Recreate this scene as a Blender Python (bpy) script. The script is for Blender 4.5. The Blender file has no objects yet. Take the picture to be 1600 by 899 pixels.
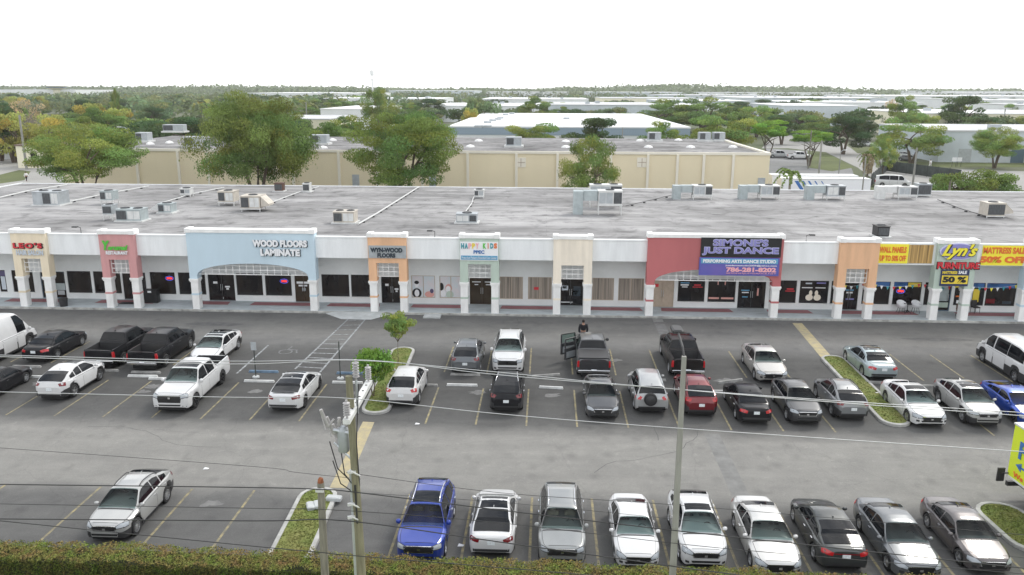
import bpy, math, random
import numpy as np
from mathutils import Vector, Matrix
from mathutils.bvhtree import BVHTree
R = math.radians
random.seed(7); rng = np.random.default_rng(7)
SC = bpy.context.scene; COL = SC.collection

# ---------------------------------------------------------------- camera
F, CX, CY, HC = 1265.0, 800.0, 449.5, 16.7
_p, _y, _r = R(13.8), R(2.45), 0.0035
fwd = Vector((-math.sin(_y)*math.cos(_p), math.cos(_y)*math.cos(_p), -math.sin(_p)))
_r0 = Vector((math.cos(_y), math.sin(_y), 0)); _u0 = _r0.cross(fwd)
right = _r0*math.cos(_r)+_u0*math.sin(_r); upv = right.cross(fwd)
CAMP = Vector((0, 0, HC))
cd = bpy.data.cameras.new('camera'); cam = bpy.data.objects.new('camera', cd); COL.objects.link(cam)
cd.sensor_width = 36; cd.lens = 36*F/1600; cd.clip_start = .5; cd.clip_end = 9000
cam.matrix_world = Matrix(((right.x, upv.x, -fwd.x, 0), (right.y, upv.y, -fwd.y, 0), (right.z, upv.z, -fwd.z, HC), (0, 0, 0, 1)))
SC.camera = cam
# ---------------------------------------------------------------- world, sun, exposure
SUN_EL, SUN_AZ = 46, 40          # azimuth measured from +Y towards +X
w = bpy.data.worlds.new('World'); SC.world = w; w.use_nodes = True
nt = w.node_tree; nt.nodes.clear()
def N(t, **k):
    n = nt.nodes.new(t)
    for a, b in k.items():
        if a == 'i':
            for kk, vv in b.items(): n.inputs[kk].default_value = vv
        else: setattr(n, a, b)
    return n
out = N('ShaderNodeOutputWorld'); bg = N('ShaderNodeBackground'); bg.inputs[1].default_value = .1
sky = N('ShaderNodeTexSky', sky_type='NISHITA', sun_disc=False, sun_elevation=R(SUN_EL), sun_rotation=R(SUN_AZ), air_density=1.0, dust_density=3.0)
tc = N('ShaderNodeTexCoord'); mp = N('ShaderNodeMapping'); mp.inputs['Scale'].default_value = (1.6, 1.6, 4.0)
no = N('ShaderNodeTexNoise', i={'Scale': 1.7, 'Detail': 7, 'Roughness': .62, 'Distortion': .4})
cr = N('ShaderNodeValToRGB'); cr.color_ramp.elements[0].position = .36; cr.color_ramp.elements[0].color = (3.6, 4.3, 5.4, 1)
cr.color_ramp.elements[1].position = .66; cr.color_ramp.elements[1].color = (19.5, 19.3, 19, 1)
sx = N('ShaderNodeSeparateXYZ'); mr = N('ShaderNodeMapRange', i={'From Min': .12, 'From Max': .38})
hz = N('ShaderNodeMix', data_type='RGBA'); hz.inputs[6].default_value = (15.5, 15.5, 15.4, 1)
mx = N('ShaderNodeMix', data_type='RGBA'); mx.inputs[0].default_value = .9
L = nt.links.new
L(tc.outputs['Generated'], mp.inputs[0]); L(mp.outputs[0], no.inputs['Vector']); L(no.outputs['Fac'], cr.inputs[0])
L(tc.outputs['Generated'], sx.inputs[0]); L(sx.outputs['Z'], mr.inputs['Value']); L(mr.outputs[0], hz.inputs[0]); L(cr.outputs[0], hz.inputs[7])
L(sky.outputs[0], mx.inputs[6]); L(hz.outputs[2], mx.inputs[7]); L(mx.outputs[2], bg.inputs[0]); L(bg.outputs[0], out.inputs[0])
sd = bpy.data.lights.new('sun', 'SUN'); sd.energy = 1.5; sd.angle = R(12); sd.color = (1, .96, .88)
so = bpy.data.objects.new('sun', sd); COL.objects.link(so)
sdir = Vector((math.sin(R(SUN_AZ))*math.cos(R(SUN_EL)), math.cos(R(SUN_AZ))*math.cos(R(SUN_EL)), math.sin(R(SUN_EL))))
so.rotation_euler = (-sdir).to_track_quat('-Z', 'Y').to_euler(); so.location = (20, 20, 60)
vs = SC.view_settings; vs.view_transform = 'Standard'; vs.look = 'None'; vs.exposure = 0.36; vs.gamma = 1; vs.use_curve_mapping = False
SC.render.engine = 'CYCLES'
# ---------------------------------------------------------------- measuring helpers: photograph survey -> metres
def ray(x, y): return (fwd*F+right*(x-CX)-upv*(y-CY)).normalized()
def G(x, y, z=0.):
    d = ray(x, y); t = (z-HC)/d.z; p = CAMP+d*t; return p.x, p.y
def AT(x, y, Y):
    d = ray(x, y); t = Y/d.y; p = CAMP+d*t; return p.x, p.z
# ---------------------------------------------------------------- materials
def mat(name, col, rough=.6, metal=0., var=0., scale=3., coat=0., bump=0., spec=.5, col2=None, stretch=(1, 1, 1), rand=0., emit=None, detail=5, trans=0., tint=0):
    m = bpy.data.materials.new(name); m.use_nodes = True; t = m.node_tree; b = t.nodes['Principled BSDF']
    def n(ty, **k):
        q = t.nodes.new(ty)
        for a, v in k.items(): q.inputs[a].default_value = v
        return q
    b.inputs['Roughness'].default_value = rough; b.inputs['Metallic'].default_value = metal
    b.inputs['Specular IOR Level'].default_value = spec
    if coat: b.inputs['Coat Weight'].default_value = coat; b.inputs['Coat Roughness'].default_value = .04
    c4 = (*col, 1); b.inputs['Base Color'].default_value = c4; src = None
    if var or col2:
        tcn = t.nodes.new('ShaderNodeTexCoord'); ma = t.nodes.new('ShaderNodeMapping'); ma.inputs['Scale'].default_value = stretch
        t.links.new(tcn.outputs['Object'], ma.inputs[0]); nz = n('ShaderNodeTexNoise', Scale=scale, Detail=detail, Roughness=.6)
        t.links.new(ma.outputs[0], nz.inputs['Vector'])
        r = t.nodes.new('ShaderNodeValToRGB'); r.color_ramp.elements[0].position = .33; r.color_ramp.elements[1].position = .67
        if col2: r.color_ramp.elements[0].color = c4; r.color_ramp.elements[1].color = (*col2, 1)
        else:
            r.color_ramp.elements[0].color = (*[c*(1-var) for c in col], 1); r.color_ramp.elements[1].color = (*[min(1, c*(1+var)) for c in col], 1)
        t.links.new(nz.outputs['Fac'], r.inputs[0]); src = r.outputs[0]
        if bump:
            bp = n('ShaderNodeBump', Strength=bump, Distance=.02); t.links.new(nz.outputs['Fac'], bp.inputs['Height']); t.links.new(bp.outputs[0], b.inputs['Normal'])
    if rand:
        oi = t.nodes.new('ShaderNodeObjectInfo'); hv = n('ShaderNodeHueSaturation'); mrr = n('ShaderNodeMapRange', **{'To Min': 1-rand, 'To Max': 1+rand})
        t.links.new(oi.outputs['Random'], mrr.inputs['Value']); t.links.new(mrr.outputs[0], hv.inputs['Value'])
        if src: t.links.new(src, hv.inputs['Color'])
        else: hv.inputs['Color'].default_value = c4
        src = hv.outputs[0]
    if tint:
        at = t.nodes.new('ShaderNodeAttribute'); at.attribute_name = 'tint'
        mm = t.nodes.new('ShaderNodeMix'); mm.data_type = 'RGBA'; mm.blend_type = 'MULTIPLY'; mm.inputs[0].default_value = 1
        if src: t.links.new(src, mm.inputs[6])
        else: mm.inputs[6].default_value = c4
        t.links.new(at.outputs['Color'], mm.inputs[7]); src = mm.outputs[2]
    if src: t.links.new(src, b.inputs['Base Color'])
    if emit: b.inputs['Emission Color'].default_value = (*emit[0], 1); b.inputs['Emission Strength'].default_value = emit[1]
    if trans:
        tr = t.nodes.new('ShaderNodeBsdfTranslucent'); ms = t.nodes.new('ShaderNodeMixShader'); ms.inputs[0].default_value = trans
        if src: t.links.new(src, tr.inputs[0])
        else: tr.inputs[0].default_value = c4
        t.links.new(b.outputs[0], ms.inputs[1]); t.links.new(tr.outputs[0], ms.inputs[2]); t.links.new(ms.outputs[0], t.nodes['Material Output'].inputs[0])
    return m
M = {}
def MM(k, *a, **kw): M[k] = mat(k, *a, **kw); return M[k]
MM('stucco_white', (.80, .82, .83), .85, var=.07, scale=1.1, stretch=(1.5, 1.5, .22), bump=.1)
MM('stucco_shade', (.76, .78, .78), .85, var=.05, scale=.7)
MM('trim_white', (.82, .82, .81), .7, var=.08, scale=1.6, stretch=(1, 1, .5))
MM('cream', (.80, .70, .53), .85, var=.09, scale=1.2, stretch=(1.6, 1.6, .25)); MM('rose', (.60, .31, .31), .85, var=.09, scale=1.2, stretch=(1.6, 1.6, .25))
MM('sky_blue', (.54, .67, .755), .85, var=.06, scale=.35, stretch=(1, 1, .2)); MM('orange', (.75, .46, .28), .85, var=.09, scale=1.2, stretch=(1.6, 1.6, .25))
MM('sage', (.47, .56, .49), .85, var=.09, scale=1.2, stretch=(1.6, 1.6, .25)); MM('peach_cream', (.83, .755, .64), .85, var=.09, scale=1.2, stretch=(1.6, 1.6, .25))
MM('brick_red', (.46, .145, .15), .85, var=.1, scale=.35, stretch=(1, 1, .3))
MM('glass_dark', (.008, .008, .011), .10, col2=(.028, .021, .017), scale=.9, spec=.5, stretch=(1, 1, .35)); MM('glass_brown', (.05, .035, .022), .15, var=.4, scale=.8)  # glass_dark: brownish streaks paint reflections and dim interior into the pane colour
MM('blinds', (.30, .26, .22), .8, var=.55, scale=6, stretch=(1.2, .01, .02)); MM('tan_panel', (.46, .38, .30), .7, var=.1)
MM('poster_light', (.62, .70, .74), .5, col2=(.72, .66, .68), scale=1.2); MM('frame_dark', (.03, .03, .03), .4)
MM('bronze_frame', (.10, .07, .05), .4, .6); MM('alu', (.6, .62, .63), .35, .8)
MM('concrete', (.45, .47, .47), .9, var=.14, scale=1.5, bump=.2); MM('concrete_walk', (.42, .46, .48), .9, var=.14, scale=1.1, stretch=(1, 3, 1))
MM('red_paint', (.30, .13, .14), .85, var=.1, scale=3); MM('kerb_dirty', (.36, .36, .34), .9, var=.35, scale=2, bump=.3)
MM('island_kerb', (.36, .36, .345), .9, var=.22, scale=2.2, bump=.3)
MM('yellow_old', (.33, .28, .15), .9, col2=(.12, .115, .10), scale=3.2); MM('white_old', (.40, .42, .43), .9, col2=(.13, .135, .14), scale=4); MM('white_faint', (.24, .25, .255), .9, col2=(.09, .09, .09), scale=5)
MM('yellow_slab', (.44, .37, .20), .9, col2=(.30, .27, .20), scale=2.5); MM('patch_light', (.175, .175, .17), .92, var=.2, scale=1.5)
MM('blue_paint', (.13, .20, .28), .8, var=.3, scale=4); MM('stop_white', (.60, .61, .60), .85, var=.18, scale=3); MM('stop_dirty', (.28, .28, .27), .9, var=.3, scale=4)
MM('grass', (.12, .165, .035), 1, col2=(.19, .19, .06), scale=.9); MM('grass_far', (.10, .12, .04), 1, var=.3, scale=.05)
MM('metal_grey', (.40, .43, .45), .5, .3, var=.12, scale=2); MM('metal_teal', (.38, .43, .44), .55, .2, var=.12, scale=2); MM('metal_tan', (.52, .48, .42), .6, .1, var=.12, scale=2)
MM('metal_white', (.62, .63, .62), .55, var=.1, scale=2); MM('coil', (.07, .075, .08), .6, var=.4, scale=25, stretch=(1, 1, .1)); MM('brown_metal', (.10, .05, .035), .6, var=.2)
MM('black', (.012, .012, .013), .5); MM('rubber', (.02, .02, .021), .85); MM('plastic_dark', (.03, .03, .032), .55)
MM('car_glass', (.006, .010, .012), .04, col2=(.055, .075, .075), scale=2.2, spec=.38, detail=3); MM('tint_glass', (.006, .007, .009), .05, spec=.28)
MM('rim_silver', (.55, .56, .58), .3, .9); MM('rim_dark', (.03, .03, .033), .35, .6)
MM('lamp_clear', (.34, .37, .40), .10, spec=.9); MM('lamp_red', (.42, .015, .02), .15, spec=.8); MM('lamp_red_dark', (.16, .01, .015), .15, spec=.8); MM('chrome', (.75, .76, .78), .15, 1)
MM('plate', (.70, .74, .76), .5, var=.15, scale=20)
MM('wood_pole', (.20, .19, .125), .9, var=.25, scale=2.5, stretch=(4, 4, .4), bump=.4); MM('wood_old', (.20, .19, .155), .9, var=.3, scale=3, stretch=(4, 4, .4), bump=.4); MM('pole_concrete', (.27, .27, .245), .9, var=.18, scale=2, stretch=(2, 2, .3), bump=.2)
MM('rust', (.25, .09, .04), .9, var=.3); MM('wire_light', (.50, .51, .52), .4, .5); MM('wire_dark', (.03, .03, .032), .6); MM('porcelain', (.38, .37, .37), .3); MM('galv', (.50, .53, .56), .45, .5, var=.1)
MM('bark', (.13, .10, .075), .95, var=.3, scale=3, bump=.3); MM('bark_pale', (.26, .23, .19), .95, var=.2, scale=3)
LC = dict(leaf_olive=(.165, .215, .058), leaf_green=(.135, .19, .05), leaf_dark=(.065, .098, .036), leaf_yellow=(.30, .28, .075), leaf_bright=(.17, .29, .05), leaf_brown=(.30, .25, .16), leaf_far=(.13, .165, .075))
for k, c in LC.items(): MM(k, tuple(min(.5, v*1.3) for v in c), .75, spec=.25, rand=.18, tint=1, trans=.35)
MM('hedge_leaf', (.18, .25, .05), .8, col2=(.26, .17, .075), scale=2.2, spec=.2, tint=1, trans=.2, detail=3)
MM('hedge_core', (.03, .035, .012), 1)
MM('wall_beige', (.72, .635, .45), .85, var=.05, scale=.12, stretch=(1, 1, .15)); MM('wall_beige_trim', (.74, .70, .60), .8); MM('roof_grey', (.27, .265, .27), .9, var=.22, scale=.16, stretch=(1.5, .35, 1))
MM('roof_white', (.80, .81, .82), .8, var=.05, scale=.05); MM('band_blue', (.27, .34, .41), .7); MM('wall_white', (.74, .76, .77), .8, var=.05, scale=.1); MM('wall_grey', (.50, .55, .58), .7, var=.06, scale=.3)
MM('wall_cream', (.78, .74, .58), .8, var=.05, scale=.2); MM('roof_lightgrey', (.52, .53, .54), .9, var=.12, scale=.08); MM('tile_red', (.28, .15, .11), .85, var=.2, scale=1); MM('tile_brown', (.20, .15, .12), .85, var=.2, scale=1)
MM('steel_blue', (.10, .16, .22), .6); MM('sign_red', (.45, .02, .02), .5); MM('teal', (.08, .42, .50), .6); MM('yellow_paint', (.75, .58, .06), .6); MM('lime', (.62, .74, .03), .5, var=.04, scale=.8)
MM('fence_green', (.06, .07, .065), .9, var=.3, scale=1); MM('asphalt_far', (.20, .20, .20), .95, var=.15, scale=.1); MM('path_concrete', (.30, .295, .28), .95, var=.1, scale=.1)
MM('skin', (.35, .20, .14), .6); MM('cloth_black', (.012, .012, .016), .9); MM('cloth_blue', (.03, .05, .12), .9); MM('cloth_white', (.7, .7, .7), .9); MM('hair', (.012, .009, .008), .8)
for k, c, e in [('neon_red', (.9, .05, .05), 1.6), ('neon_blue', (.1, .15, .9), .8)]: MM(k, c, .5, emit=(c, e))
for k, c in dict(t_white=(.82, .83, .85), t_red=(.62, .035, .05), t_green=(.10, .52, .06), t_navy=(.02, .03, .10), t_slate=(.03, .045, .06), t_purple=(.26, .25, .55), t_lilac=(.62, .62, .80), t_pink=(.85, .42, .47), t_teal=(.04, .30, .36), t_gold=(.80, .62, .06), t_yellow=(.88, .78, .05), t_orange=(.75, .17, .03), t_blue=(.05, .16, .42), t_black=(.012, .012, .014), t_salmon=(.70, .36, .32), t_mauve=(.10, .08, .17), t_sky=(.12, .35, .55), t_pale=(.55, .60, .66)).items(): MM(k, c, .55)
MM('slats', (.42, .27, .10), .8, var=.75, scale=7, stretch=(1, .01, .01)); MM('banner_blue', (.05, .10, .40), .5, col2=(.15, .11, .40), scale=.25)
MM('seat_tan', (.30, .25, .19), .8); MM('seat_grey', (.14, .14, .145), .8); MM('seat_black', (.03, .03, .032), .7); MM('dash', (.045, .045, .048), .7); INT = ('seat_grey', 'seat_black', 'seat_tan')
def windshield_glass():
    m = bpy.data.materials.new('windshield_glass'); m.use_nodes = True; t = m.node_tree; t.nodes.clear(); o = t.nodes.new('ShaderNodeOutputMaterial'); tr = t.nodes.new('ShaderNodeBsdfTransparent'); tr.inputs[0].default_value = (.62, .72, .70, 1)
    g = t.nodes.new('ShaderNodeBsdfGlossy'); g.inputs['Roughness'].default_value = .03; f = t.nodes.new('ShaderNodeFresnel'); f.inputs[0].default_value = 1.36; x = t.nodes.new('ShaderNodeMixShader')
    t.links.new(f.outputs[0], x.inputs[0]); t.links.new(tr.outputs[0], x.inputs[1]); t.links.new(g.outputs[0], x.inputs[2]); t.links.new(x.outputs[0], o.inputs[0]); return m
M['car_glass'] = windshield_glass()
# ---------------------------------------------------------------- mesh helpers
class MB:
    def __init__(s): s.v = []; s.f = []; s.m = []
    def add(s, vs, fs, mi=0):
        o = len(s.v); s.v += [tuple(p) for p in vs]; s.f += [tuple(i+o for i in f) for f in fs]; s.m += [mi]*len(fs); return s
    def box(s, x0, x1, y0, y1, z0, z1, mi=0, rz=0, taper=0):
        cx, cy = (x0+x1)/2, (y0+y1)/2; c, n = math.cos(rz), math.sin(rz); P = []
        for z, k in ((z0, 1), (z1, 1-taper)):
            for x, y in ((x0, y0), (x1, y0), (x1, y1), (x0, y1)):
                dx, dy = (x-cx)*k, (y-cy)*k; P.append((cx+dx*c-dy*n, cy+dx*n+dy*c, z))
        return s.add(P, [(3, 2, 1, 0), (4, 5, 6, 7), (0, 1, 5, 4), (1, 2, 6, 5), (2, 3, 7, 6), (3, 0, 4, 7)], mi)
    def bbox(s, x0, x1, y0, y1, z0, z1, b=.03, mi=0):   # box with bevelled vertical and top edges
        P = []; 
        for z, k in ((z0, 0), (z1-b, 0), (z1, b)):
            for x, y in ((x0+b+k, y0+k), (x1-b-k, y0+k), (x1-k, y0+b+k), (x1-k, y1-b-k), (x1-b-k, y1-k), (x0+b+k, y1-k), (x0+k, y1-b-k), (x0+k, y0+b+k)): P.append((x, y, z))
        fs = [tuple(range(7, -1, -1)), tuple(range(16, 24))]
        for l in (0, 8):
            for i in range(8): j = (i+1) % 8; fs.append((l+i, l+j, l+8+j, l+8+i))
        return s.add(P, fs, mi)
    def tube(s, pts, r, n=8, mi=0, caps=True):
        pts = [Vector(p) for p in pts]; rr = r if isinstance(r, (list, tuple)) else [r]*len(pts); P = []; fs = []
        for i, p in enumerate(pts):
            d = (pts[min(i+1, len(pts)-1)]-pts[max(i-1, 0)]).normalized(); a = d.orthogonal().normalized() if abs(d.z) > .9 else d.cross(Vector((0, 0, 1))).normalized(); b = d.cross(a)
            for k in range(n): t = 2*math.pi*k/n; P.append(p+(a*math.cos(t)+b*math.sin(t))*rr[i])
        for i in range(len(pts)-1):
            for k in range(n): j = (k+1) % n; fs.append((i*n+k, i*n+j, (i+1)*n+j, (i+1)*n+k))
        if caps: fs += [tuple(range(n-1, -1, -1)), tuple((len(pts)-1)*n+k for k in range(n))]
        return s.add(P, fs, mi)
    def lathe(s, prof, n=16, c=(0, 0, 0), axis='z', mi=0):
        P = []; fs = []
        for r_, h in prof:
            for k in range(n):
                t = 2*math.pi*k/n; a, b = r_*math.cos(t), r_*math.sin(t)
                P.append((c[0]+a, c[1]+b, c[2]+h) if axis == 'z' else (c[0]+h, c[1]+a, c[2]+b))
        for i in range(len(prof)-1):
            for k in range(n): j = (k+1) % n; fs.append((i*n+k, i*n+j, (i+1)*n+j, (i+1)*n+k))
        return s.add(P, fs, mi)
    def prism(s, poly, a0, a1, plane='xz', mi=0):       # polygon extruded along the missing axis
        n = len(poly); mk = (lambda p, a: (p[0], a, p[1])) if plane == 'xz' else (lambda p, a: (p[0], p[1], a)) if plane == 'xy' else (lambda p, a: (a, p[0], p[1]))
        P = [mk(p, a0) for p in poly]+[mk(p, a1) for p in poly]
        fs = [tuple(range(n)), tuple(range(2*n-1, n-1, -1))]+[((i+1) % n, i, n+i, n+(i+1) % n) for i in range(n)]
        return s.add(P, fs, mi)
    def grid(s, rows, mi=0, flip=False):
        n = len(rows[0]); P = [p for r_ in rows for p in r_]; fs = []
        for i in range(len(rows)-1):
            for k in range(n-1):
                q = (i*n+k, i*n+k+1, (i+1)*n+k+1, (i+1)*n+k); fs.append(q[::-1] if flip else q)
        return s.add(P, fs, mi)
    def mesh(s, name, mats, smooth=False):
        me = bpy.data.meshes.new(name); me.from_pydata(s.v, [], s.f)
        for m_ in (mats if isinstance(mats, (list, tuple)) else [mats]): me.materials.append(M[m_] if isinstance(m_, str) else m_)
        if len(me.materials) > 1: me.polygons.foreach_set('material_index', s.m)
        if smooth: me.shade_smooth() if smooth is True else me.set_sharp_from_angle(angle=R(smooth))
        me.update(); return me
    def build(s, name, mats, parent=None, smooth=False, world=False):
        me = s.mesh(name, mats, smooth)
        if world and parent is not None: me.transform(Matrix.Translation(-parent.location))
        o = bpy.data.objects.new(name, me); COL.objects.link(o)
        if parent is not None: o.parent = parent
        return o
def tag(o, label=None, cat=None, group=None, kind=None):
    for k, v in (('label', label), ('category', cat), ('group', group), ('kind', kind)):
        if v: o[k] = v
    return o
def thing(name, label, cat, loc=(0, 0, 0), rz=0, group=None):
    o = bpy.data.objects.new(name, None); o.empty_display_size = .3; COL.objects.link(o); o.location = loc; o.rotation_euler = (0, 0, rz); return tag(o, label, cat, group)
def solo(mb, name, mats, label, cat, loc, rz=0, group=None, smooth=False):
    o = mb.build(name, mats, None, smooth); o.location = loc; o.rotation_euler = (0, 0, rz); return tag(o, label, cat, group)
def link(me, name, parent, loc=(0, 0, 0), rot=(0, 0, 0), scale=(1, 1, 1)):
    o = bpy.data.objects.new(name, me); COL.objects.link(o); o.parent = parent; o.location = loc; o.rotation_euler = rot; o.scale = scale; return o
def struct(mb, name, mats, smooth=False, kind='structure', label=None, cat=None):
    o = mb.build(name, mats, None, smooth); return tag(o, label, cat, None, kind)
def text(s, w_, h_, mt, name='lettering', parent=None, x=0, y=0, z=0, depth=.04, bold=.0, shear=0., rot=(R(90), 0, 0), spacing=1., extra=None):
    cu = bpy.data.curves.new('t', 'FONT'); cu.body = s; cu.align_x = 'CENTER'; cu.align_y = 'CENTER'; cu.size = 1; cu.extrude = .5; cu.offset = bold; cu.shear = shear; cu.space_character = spacing; cu.resolution_u = 3
    ob = bpy.data.objects.new('t', cu); COL.objects.link(ob); me = bpy.data.meshes.new_from_object(ob); bpy.data.objects.remove(ob); bpy.data.curves.remove(cu)
    co = np.zeros(len(me.vertices)*3); me.vertices.foreach_get('co', co); co = co.reshape(-1, 3); lo, hi = co.min(0), co.max(0)
    co = (co-(lo+hi)/2)/(hi-lo)*np.array([w_, h_, depth]); me.vertices.foreach_set('co', co.ravel()); me.materials.clear(); me.materials.append(M[mt]); me.name = name
    o = bpy.data.objects.new(name, me); COL.objects.link(o); o.location = (x, y, z); o.rotation_euler = rot
    if parent is not None: o.parent = parent
    return o
# ---------------------------------------------------------------- ground, lot, roads
YK = 58.8          # kerb in front of the shops
def asphalt_material():
    m = bpy.data.materials.new('lot_asphalt'); m.use_nodes = True; t = m.node_tree; b = t.nodes['Principled BSDF']; l = t.links.new
    def n(ty, **k):
        q = t.nodes.new(ty)
        for a, v in k.items(): q.inputs[a].default_value = v
        return q
    tcn = t.nodes.new('ShaderNodeTexCoord'); sp = t.nodes.new('ShaderNodeSeparateXYZ'); l(tcn.outputs['Object'], sp.inputs[0])
    nz = n('ShaderNodeTexNoise', Scale=.35, Detail=5., Roughness=.6); l(tcn.outputs['Object'], nz.inputs['Vector'])
    m1 = t.nodes.new('ShaderNodeMath'); m1.operation = 'MULTIPLY_ADD'; m1.inputs[1].default_value = 1.8; l(nz.outputs['Fac'], m1.inputs[0]); l(sp.outputs['Y'], m1.inputs[2])
    mr_ = n('ShaderNodeMapRange', **{'From Min': 20.9, 'From Max': 60.9}); l(m1.outputs[0], mr_.inputs['Value'])
    r = t.nodes.new('ShaderNodeValToRGB'); e = r.color_ramp.elements
    st = [(20, .092), (30.2, .108), (31.6, .205), (36.9, .212), (38.6, .092), (43, .070), (49.5, .080), (52.0, .150), (56, .160), (58.0, .115)]
    while len(e) < len(st): e.new(.5)
    for q, (yy, c) in zip(e, st): q.position = (yy-20)/40; q.color = (c*1.02, c*1.0, c*.975, 1) if c > .15 else (c, c*.995, c*1.01, 1)
    l(mr_.outputs[0], r.inputs[0])
    def blend(prev, tex, lo, hi, dk, lt):
        rr = t.nodes.new('ShaderNodeValToRGB'); rr.color_ramp.elements[0].position = lo; rr.color_ramp.elements[1].position = hi
        rr.color_ramp.elements[0].color = (dk, dk, dk, 1); rr.color_ramp.elements[1].color = (lt, lt, lt*.99, 1); l(tex, rr.inputs[0])
        mm = t.nodes.new('ShaderNodeMix'); mm.data_type = 'RGBA'; mm.blend_type = 'MULTIPLY'; mm.inputs[0].default_value = 1; l(prev, mm.inputs[6]); l(rr.outputs[0], mm.inputs[7]); return mm.outputs[2]
    ma = t.nodes.new('ShaderNodeMapping'); ma.inputs['Scale'].default_value = (.18, 1.2, 1); l(tcn.outputs['Object'], ma.inputs[0])
    n2 = n('ShaderNodeTexNoise', Scale=1., Detail=6., Roughness=.65); l(ma.outputs[0], n2.inputs['Vector'])
    n3 = n('ShaderNodeTexNoise', Scale=.6, Detail=8., Roughness=.7, Distortion=.6); l(tcn.outputs['Object'], n3.inputs['Vector'])
    n4 = n('ShaderNodeTexNoise', Scale=14., Detail=6., Roughness=.85); l(tcn.outputs['Object'], n4.inputs['Vector'])
    o_ = blend(r.outputs[0], n2.outputs['Fac'], .3, .7, .90, 1.08); o_ = blend(o_, n3.outputs['Fac'], .36, .70, .90, 1.10); o_ = blend(o_, n4.outputs['Fac'], .25, .75, .80, 1.2)
    n5 = n('ShaderNodeTexNoise', Scale=2.6, Detail=9., Roughness=.75, Distortion=.8); l(tcn.outputs['Object'], n5.inputs['Vector']); o_ = blend(o_, n5.outputs['Fac'], .56, .72, 1.0, 1.28); n6 = n('ShaderNodeTexNoise', Scale=1.1, Detail=5., Roughness=.6, Distortion=.3); l(tcn.outputs['Object'], n6.inputs['Vector']); o_ = blend(o_, n6.outputs['Fac'], .60, .74, 1.0, .86)
    v2 = n('ShaderNodeTexVoronoi', Scale=.85); mk = t.nodes.new('ShaderNodeMapping'); mk.inputs['Scale'].default_value = (1, .8, 1); l(tcn.outputs['Object'], mk.inputs[0]); a2 = t.nodes.new('ShaderNodeMix'); a2.data_type = 'RGBA'; a2.blend_type = 'ADD'; a2.inputs[0].default_value = .35
    l(mk.outputs[0], a2.inputs[6]); l(n5.outputs['Color'], a2.inputs[7]); l(a2.outputs[2], v2.inputs['Vector']); o_ = blend(o_, v2.outputs['Distance'], .02, .30, .80, 1.0)
    vo = n('ShaderNodeTexVoronoi', Scale=.16); vo.feature = 'DISTANCE_TO_EDGE'; ad = t.nodes.new('ShaderNodeMix'); ad.data_type = 'RGBA'; ad.blend_type = 'ADD'; ad.inputs[0].default_value = 1.0
    l(tcn.outputs['Object'], ad.inputs[6]); l(n3.outputs['Color'], ad.inputs[7]); l(ad.outputs[2], vo.inputs['Vector'])
    o_ = blend(o_, vo.outputs['Distance'], .001, .004, .84, 1.0)
    l(o_, b.inputs['Base Color']); b.inputs['Roughness'].default_value = .88; b.inputs['Specular IOR Level'].default_value = .35
    bp = n('ShaderNodeBump', Strength=.3, Distance=.01); l(n4.outputs['Fac'], bp.inputs['Height']); l(bp.outputs[0], b.inputs['Normal'])
    return m
M['lot_asphalt'] = asphalt_material()
def far_ground():
    m = bpy.data.materials.new('far_ground'); m.use_nodes = True; t = m.node_tree; b = t.nodes['Principled BSDF']; l = t.links.new
    tcn = t.nodes.new('ShaderNodeTexCoord'); nz = t.nodes.new('ShaderNodeTexNoise'); nz.inputs['Scale'].default_value = .012; nz.inputs['Detail'].default_value = 8; l(tcn.outputs['Object'], nz.inputs['Vector'])
    r = t.nodes.new('ShaderNodeValToRGB'); e = r.color_ramp.elements; e.new(.5)
    for q, p, c in zip(e, (.40, .58, .70), ((.07, .09, .035), (.11, .12, .07), (.20, .20, .18))): q.position = p; q.color = (*c, 1)
    l(nz.outputs['Fac'], r.inputs[0]); l(r.outputs[0], b.inputs['Base Color']); b.inputs['Roughness'].default_value = 1; return m
M['far_ground'] = far_ground()
mb = MB().add([(-6000, -300, 0), (6000, -300, 0), (6000, 8000, 0), (-6000, 8000, 0)], [(0, 1, 2, 3)]); struct(mb, 'ground', 'far_ground')
mb = MB().add([(-110, 14, .004), (110, 14, .004), (110, 141, .004), (-110, 141, .004)], [(0, 1, 2, 3)]); struct(mb, 'parking_lot', 'lot_asphalt')
# shop walkway
mb = MB().box(-62, 62, YK+.16, 61.7, .0, .15); struct(mb, 'walkway', 'concrete_walk')
mb = MB().bbox(-62, 62, YK, YK+.158, 0, .155, .025); struct(mb, 'kerb', 'kerb_dirty')
mb = MB()
for a, b_ in ((-43, -38.4), (-35.6, -30.9), (-27.4, -24.9), (-23.2, -18.3), (-17.1, -12.9), (-10.5, -6.2), (-3.5, .9), (3.2, 7.5), (8.9, 14.4), (17.0, 20.4), (22.3, 28.3), (31.2, 36.5)):
    mb.add([(a, 60.35, .155), (b_, 60.35, .155), (b_-.15, 61.3, .155), (a+.1, 61.3, .155)], [(0, 1, 2, 3)])
struct(mb, 'red_floor_marking', 'red_paint')
def quadpx(mb, pts, z, mi=0): mb.add([(*G(x, y, z), z) for x, y in pts], [(0, 1, 2, 3)], mi)
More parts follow.
